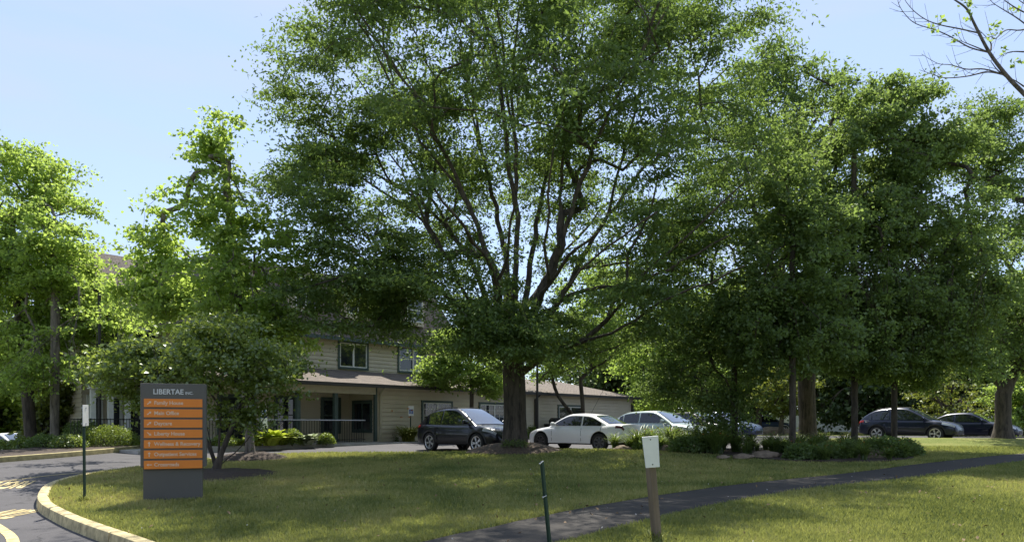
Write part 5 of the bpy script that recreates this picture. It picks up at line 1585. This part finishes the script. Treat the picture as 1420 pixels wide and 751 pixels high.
protos = []
for i in range(5):
    rng = np.random.default_rng(300 + i)
    V, Q = strap_plant(150, 1.15, 0.032, 1.75, rng, 5, 1.45)
    r = empty("daylily_clump", (0, 0, 0)); tag(r, "green daylily clump with strap leaves in the mulch bed", "daylily", "daylily clumps in the mulch bed")
    raw_mesh("foliage", V, Q, M['blade'], r, rng.random(len(Q)))
    if i % 2 == 0:
        r["label"] = "daylily clump with orange flowers in the mulch bed"; r["group"] = "flowering daylily clumps in the mulch bed"
        for k in range(3):
            mb = MB(); lily_flower(mb, (rng.normal(0, .18), rng.normal(0, .18), rng.uniform(.62, .8)), 0.06, rng)
            mb.build("flower", M['flower'], r, fix=False)
    protos.append(r)
used = [False] * 5
rng = np.random.default_rng(77)
A = np.array(bed_r)
placed = []
tries = 0
while len(placed) < 78 and tries < 4000:
    tries += 1
    p = np.array((rng.uniform(3, 13), rng.uniform(20.3, 27.4)))
    if not inside(A, [p])[0]: continue
    if any(np.hypot(*(p - q)) < 0.52 for q in placed): continue
    px = 710 + 1000 * p[0] / p[1]
    if 1035 < px < 1090 and p[1] < 23.5 : continue
    if rng.random() < 0.55 and p[1] < 22.3: continue
    placed.append(p)
    i = int(rng.integers(0, 5)); s = float(rng.uniform(0.55, 1.12)) * (0.72 if px > 1000 else 1.0)
    o = protos[i]
    loc = (p[0], p[1], bed_z(p[0], p[1]) - 0.01)
    if not used[i]:
        used[i] = True; o.location = loc; o.rotation_euler = (0, 0, float(rng.uniform(0, 6))); o.scale = (s, s, s)
    else:
        copy_tree(o, loc, float(rng.uniform(0, 6)), s)

def boulder(loc, rx, ry, rz, seed, label):
    bm = bmesh.new(); bmesh.ops.create_icosphere(bm, subdivisions=4, radius=1)
    for v in bm.verts:
        n1 = noise.noise(v.co * 1.1 + Vector((seed, 0, 0))) * 0.35 + noise.noise(v.co * 3 + Vector((0, seed, 0))) * 0.12
        v.co = v.co * (1 + n1); v.co = Vector((v.co.x * rx, v.co.y * ry, max(v.co.z, -0.4) * rz))
    me = bpy.data.meshes.new("boulder"); bm.to_mesh(me); bm.free(); me.materials.append(M['stone'])
    me.polygons.foreach_set("use_smooth", [True] * len(me.polygons))
    o = bpy.data.objects.new("boulder", me); COL.objects.link(o); o.location = loc; tag(o, label, "boulder")
    return o
for (px, d, a, b_, c, lb) in ((1060, 22.0, .38, .3, .18, "flat tan boulder at the foot of the thin trunk in the daylily bed"), (1030, 21.6, .3, .25, .12, "low flat stone in the mulch beside the tan boulder"), (925, 24.6, .22, .2, .18, "round tan stone at the lawn edge behind the wooden post"),
                              (1210, 22.3, .5, .35, .28, "grey brown boulder among daylilies near the right end of the bed"), (862, 25.3, .3, .2, .12, "small pale stone at the bed's end near the white sedan"), (1003, 21.5, .2, .15, .08, "small flat stone at the front of the mulch bed")):
    x = X(px, d); boulder((x, d, lawn_z(x, d) + 0.06), a, b_, c, px * 0.01, lb)
x = X(1071, 60); boulder((x, 60, 1.7), 1.6, 1.0, 0.6, 4.4, "large tan boulder far off in front of the distant suv")

for i, (px, d, rx, rz, lb) in enumerate(((1150, 22.0, .7, .38, "low dark irregular shrub between the two right thin trunks' fronts"), (1175, 23.6, .7, .4, "dark leafy shrub at the foot of the tallest slim tree"), (1228, 22.4, .75, .6, "dark leafy shrub near the right end of the daylily bed"), (1250, 23.6, .7, .5, "dark leafy shrub at the foot of the rightmost thin trunk"),
                                         (960, 23.6, .8, .5, "low dark shrub under the drooping tree at its nearer side"), (905, 25.2, .7, .5, "low dark shrub in front of the silver green hatchback"), (1100, 24.2, .8, .3, "low dark shrub behind the trunk of the slender tree"), (1115, 21.4, .6, .4, "small dark shrub at the slender tree's foot by the mulch edge"))):
    x = X(px, d); bush("shrub", lb, "shrub", (x, d, bed_z(x, d)), rx, rx * .8, rz, 1700, .10, .06, M['pear'], px)
# fallen leaves and clover heads lying in the lawn
def litter(name, n, mat_, size, seed, yr=(8.2, 24)):
    rng = np.random.default_rng(seed)
    y = rng.uniform(*yr, n * 3); x = rng.uniform(-.72, .72, n * 3) * y
    p = np.stack([x, y], 1); p = p[inside(lawn_poly, p) & ~inside(bed_r, p)][:n]
    c = np.array([(a_, b_, lawn_z(a_, b_) + 0.045) for a_, b_ in p.astype(float)])
    v, q, rnd = leaf_quads(rng, c, 1, (0, 0, .004), size, size * .7, 3.0)
    tag(raw_mesh(name, v, q, mat_, None, rnd), kind="stuff")
M['litter'] = mat("dead_leaf", (0.20, 0.13, 0.06), 0.8, var=0.5, scale=30)
M['clover'] = mat("clover_head", (0.7, 0.68, 0.62), 0.8, var=0.1)
litter("fallen_leaves", 380, M['litter'], 0.07, 1)
litter("clover_flowers", 130, M['clover'], 0.028, 2)
def tuft(px, d, seed, label):
    rng = np.random.default_rng(seed); V, Q = strap_plant(90, 0.2, 0.010, 1.2, rng, 3, 1.35)
    x = X(px, d); r = empty("grass_tuft", (x, d, lawn_z(x, d))); tag(r, label, "grass tuft")
    raw_mesh("foliage", V, Q, M['blades'], r, rng.random(len(Q)) * .6)
tuft(911, 8.72, 1, "longer grass tuft round the foot of the wooden post")
tuft(117, 12.33, 2, "longer grass tuft round the foot of the post near the kerb")
# mulch mounds round the trunks
def mound(cx, cy, r, h_, seed, label, m='mulch'):
    mb = MB(); rows = []
    for i in range(9):
        t = i / 8
        rows.append([])
        for k in range(37):
            a = 2 * math.pi * k / 36
            rr = r * t * (1 + 0.12 * noise.noise(Vector((math.cos(a) * 1.5, math.sin(a) * 1.5, seed))))
            x, y = cx + rr * math.cos(a), cy + rr * math.sin(a)
            z = lawn_z(x, y) + h_ * (1 - t ** 2.4) - 0.02 + 0.035 * noise.noise(Vector((x * 5, y * 5, seed)))
            rows[-1].append((x - cx, y - cy, z))
    mb.grid(rows)
    o = mb.build("mulch_mound", M[m], smooth=60); o.location = (cx, cy, 0)
    tag(o, label, "mulch mound"); return o
mound(P(714, 612, D).x, D, 1.75, 0.34, 1.0, "wide brown mulch mound round the huge locust trunk", 'mulch_light')
mound(X(347, 22), 22, 1.15, 0.24, 2.0, "dark mulch mound under the tall bright tree")
mound(X(307, 17.4), 17.0, 1.65, 0.15, 3.0, "dark mulch patch under the shrubby tree behind the sign")
bush("grass_tuft", "small weedy green tuft on the mulch at the locust trunk's foot", "plant", (0.1, D - 1.1, lawn_z(.1, D) + .2), .5, .25, .16, 500, .12, .02, M['blade'], 5)

# hedge and shrubs on the far left
d = 29.2
for (px, d, rx, ry, rz, n, L, lm, nm, lb) in (
        (150, 29.0, 1.35, 0.95, 0.80, 9000, .06, 'box', "hedge_shrub", "wide clipped green shrub with bright top by the far kerb"),
        (118, 30.4, 0.95, 0.9, 1.05, 3600, .08, 'pear', "shrub", "dark rounded shrub behind the clipped green shrub"),
        (62, 28.0, 0.7, 0.6, 0.45, 2200, .08, 'pear', "shrub", "low dark shrub between the two trunks at the far kerb"),
        (34, 29.0, 0.7, 0.5, 0.42, 2600, .09, 'glossy', "shrub", "loose green shrub in front of the distant white car"),
        (-6, 27.0, 0.7, 0.6, 0.40, 2200, .09, 'glossy', "shrub", "bushy plant at the photo's left edge on the far bed"),
        (95, 27.5, 0.7, 0.5, 0.45, 1800, .08, 'glossy', "shrub", "small shrub left of the clipped green shrub")):
    x = X(px, d); bush(nm, lb, "shrub", (x, d, bedl_z(x, d)), rx, ry, rz, n, L, L * .6, M[lm], px + 7)
# front bed planting
def hosta(px, d, s, lm, n, label, seed):
    rng = np.random.default_rng(seed)
    V, Q = strap_plant(n, 0.62 * s, 0.26 * s, 1.5, rng, 4, 1.15)
    r = empty("hosta", (X(px, d), d, 1.665)); tag(r, label, "hosta")
    raw_mesh("foliage", V, Q, M[lm], r, rng.random(n).repeat(4), smooth=True)
hosta(376, 28.5, 1.55, 'hosta', 90, "large yellow green hosta below the blue and white parking sign", 1)
hosta(357, 28.3, 1.25, 'hosta', 60, "yellow green hosta beside the grey tree trunk", 2)
hosta(391, 29.2, 1.25, 'hosta', 60, "yellow green hosta next to the clipped round shrub", 3)
hosta(335, 28.2, 0.7, 'hosta', 50, "small yellow green hosta behind the grey tree trunk", 4)
hosta(427, 29.7, 1.15, 'variegated', 80, "white edged hosta between two clipped round shrubs", 5)
hosta(291, 27.6, 0.8, 'variegated', 70, "white edged hosta just past the entrance sign's edge", 6)
for (px, d, rx, rz, lb) in ((405, 29.5, 0.52, 0.62, "clipped round boxwood beside the large yellow hosta"), (452.5, 30.5, 0.40, 0.44, "small clipped round boxwood at the end of the porch railing"), (312, 27.7, 0.5, 0.42, "low green shrub behind the shrubby tree's stems")):
    bush("boxwood_shrub", lb, "shrub", (X(px, d), d, 1.665), rx, rx, rz, 2600, .06, .04, M['box'], px)
bush("shrub", "dark low shrub at the wing's corner behind the small parking sign", "shrub", (X(537, 35.4), 35.4, 1.665), .6, .4, .5, 1500, .09, .05, M['pear'], 2)
rng = np.random.default_rng(9)
V, Q = strap_plant(260, 0.95, 0.03, 1.7, rng)
r = empty("ornamental_grass", (X(567, 34.8), 34.8, 1.665)); tag(r, "yellow green spiky grass clump below the small parking sign", "plant")
raw_mesh("foliage", V, Q, M['spiky'], r, rng.random(len(Q))); r.scale = (1.7, 1.5, 1.25)
for k in range(5):
    mb = MB(); lily_flower(mb, (rng.uniform(-.5, .1), rng.uniform(-.2, .2), rng.uniform(.85, 1.25)), 0.09, rng); mb.build("flower", M['flower'], r, fix=False)
for px, d, lb in ((722, 42, "leafy plant at the wing wall right of the huge trunk"), (738, 42.5, "small plant at the wing wall beside the lamp post")):
    bush("shrub", lb, "shrub", (X(px, d), d, 1.665), .5, .4, .7, 900, .1, .06, M['maple'], px)

# ------------------------------------------------------------------ lawn blades
rng = np.random.default_rng(4)
NB = 420000
y = 8.0 + 20.0 * rng.random(NB * 2) ** 1.55
x = (rng.uniform(-0.74, 0.74, NB * 2)) * y
pts = np.stack([x, y], 1)
ok = inside(lawn_poly, pts)
edge_n = np.array([0.0])
ok &= ~inside(path_poly, pts)
ok &= ~inside(bed_r, pts)
for (cx, cy, r_) in ((P(714, 612, D).x, D, 1.62), (X(347, 22), 22, 1.05), (X(305, 17.4), 17.3, 1.2)):
    ok &= np.hypot(x - cx, y - cy) > r_
pts = pts[ok][:NB]
n = len(pts)
# clumpy: blade height follows a slow noise
gx = np.array([noise.noise(Vector((float(a) * 0.9, float(b) * 0.9, 0.0))) for a, b in pts[::40]]).repeat(40)[:n]
lz = np.array([lawn_z(float(a), float(b)) for a, b in pts])
hgt = rng.uniform(0.028, 0.075, n) * (1 + 0.5 * gx[:n] if len(gx) >= n else 1)
wdt = rng.uniform(0.006, 0.012, n) * (0.75 + pts[:, 1] / 22)
a = rng.uniform(0, 2 * math.pi, n); le = rng.uniform(0.1, 0.9, n) * hgt
la = rng.uniform(0, 2 * math.pi, n)
b0 = np.stack([pts[:, 0] - np.cos(a) * wdt, pts[:, 1] - np.sin(a) * wdt, lz - 0.005], 1)
b1 = np.stack([pts[:, 0] + np.cos(a) * wdt, pts[:, 1] + np.sin(a) * wdt, lz - 0.005], 1)
tp = np.stack([pts[:, 0] + np.cos(la) * le, pts[:, 1] + np.sin(la) * le, lz + hgt], 1)
V = np.stack([b0, b1, tp], 1).reshape(-1, 3)
big = np.array([noise.noise(Vector((float(p) * 0.33, float(q) * 0.33, 7.0))) + 0.7 * noise.noise(Vector((float(p) * 0.8, float(q) * 0.7, 5.0))) + 0.6 * noise.noise(Vector((float(p) * 1.3, float(q) * 1.3, 2.0))) for p, q in pts])
dry = np.clip((-2.0 - pts[:, 0]) / 6.5, 0, 1) * 0.40
rnd = np.clip(0.44 + 0.46 * big + dry + rng.normal(0, 0.17, n), 0, 1)
o = raw_mesh("grass", V, np.arange(n * 3).reshape(-1, 3), M['blades'], None, rnd, tri=True)
tag(o, kind="stuff")
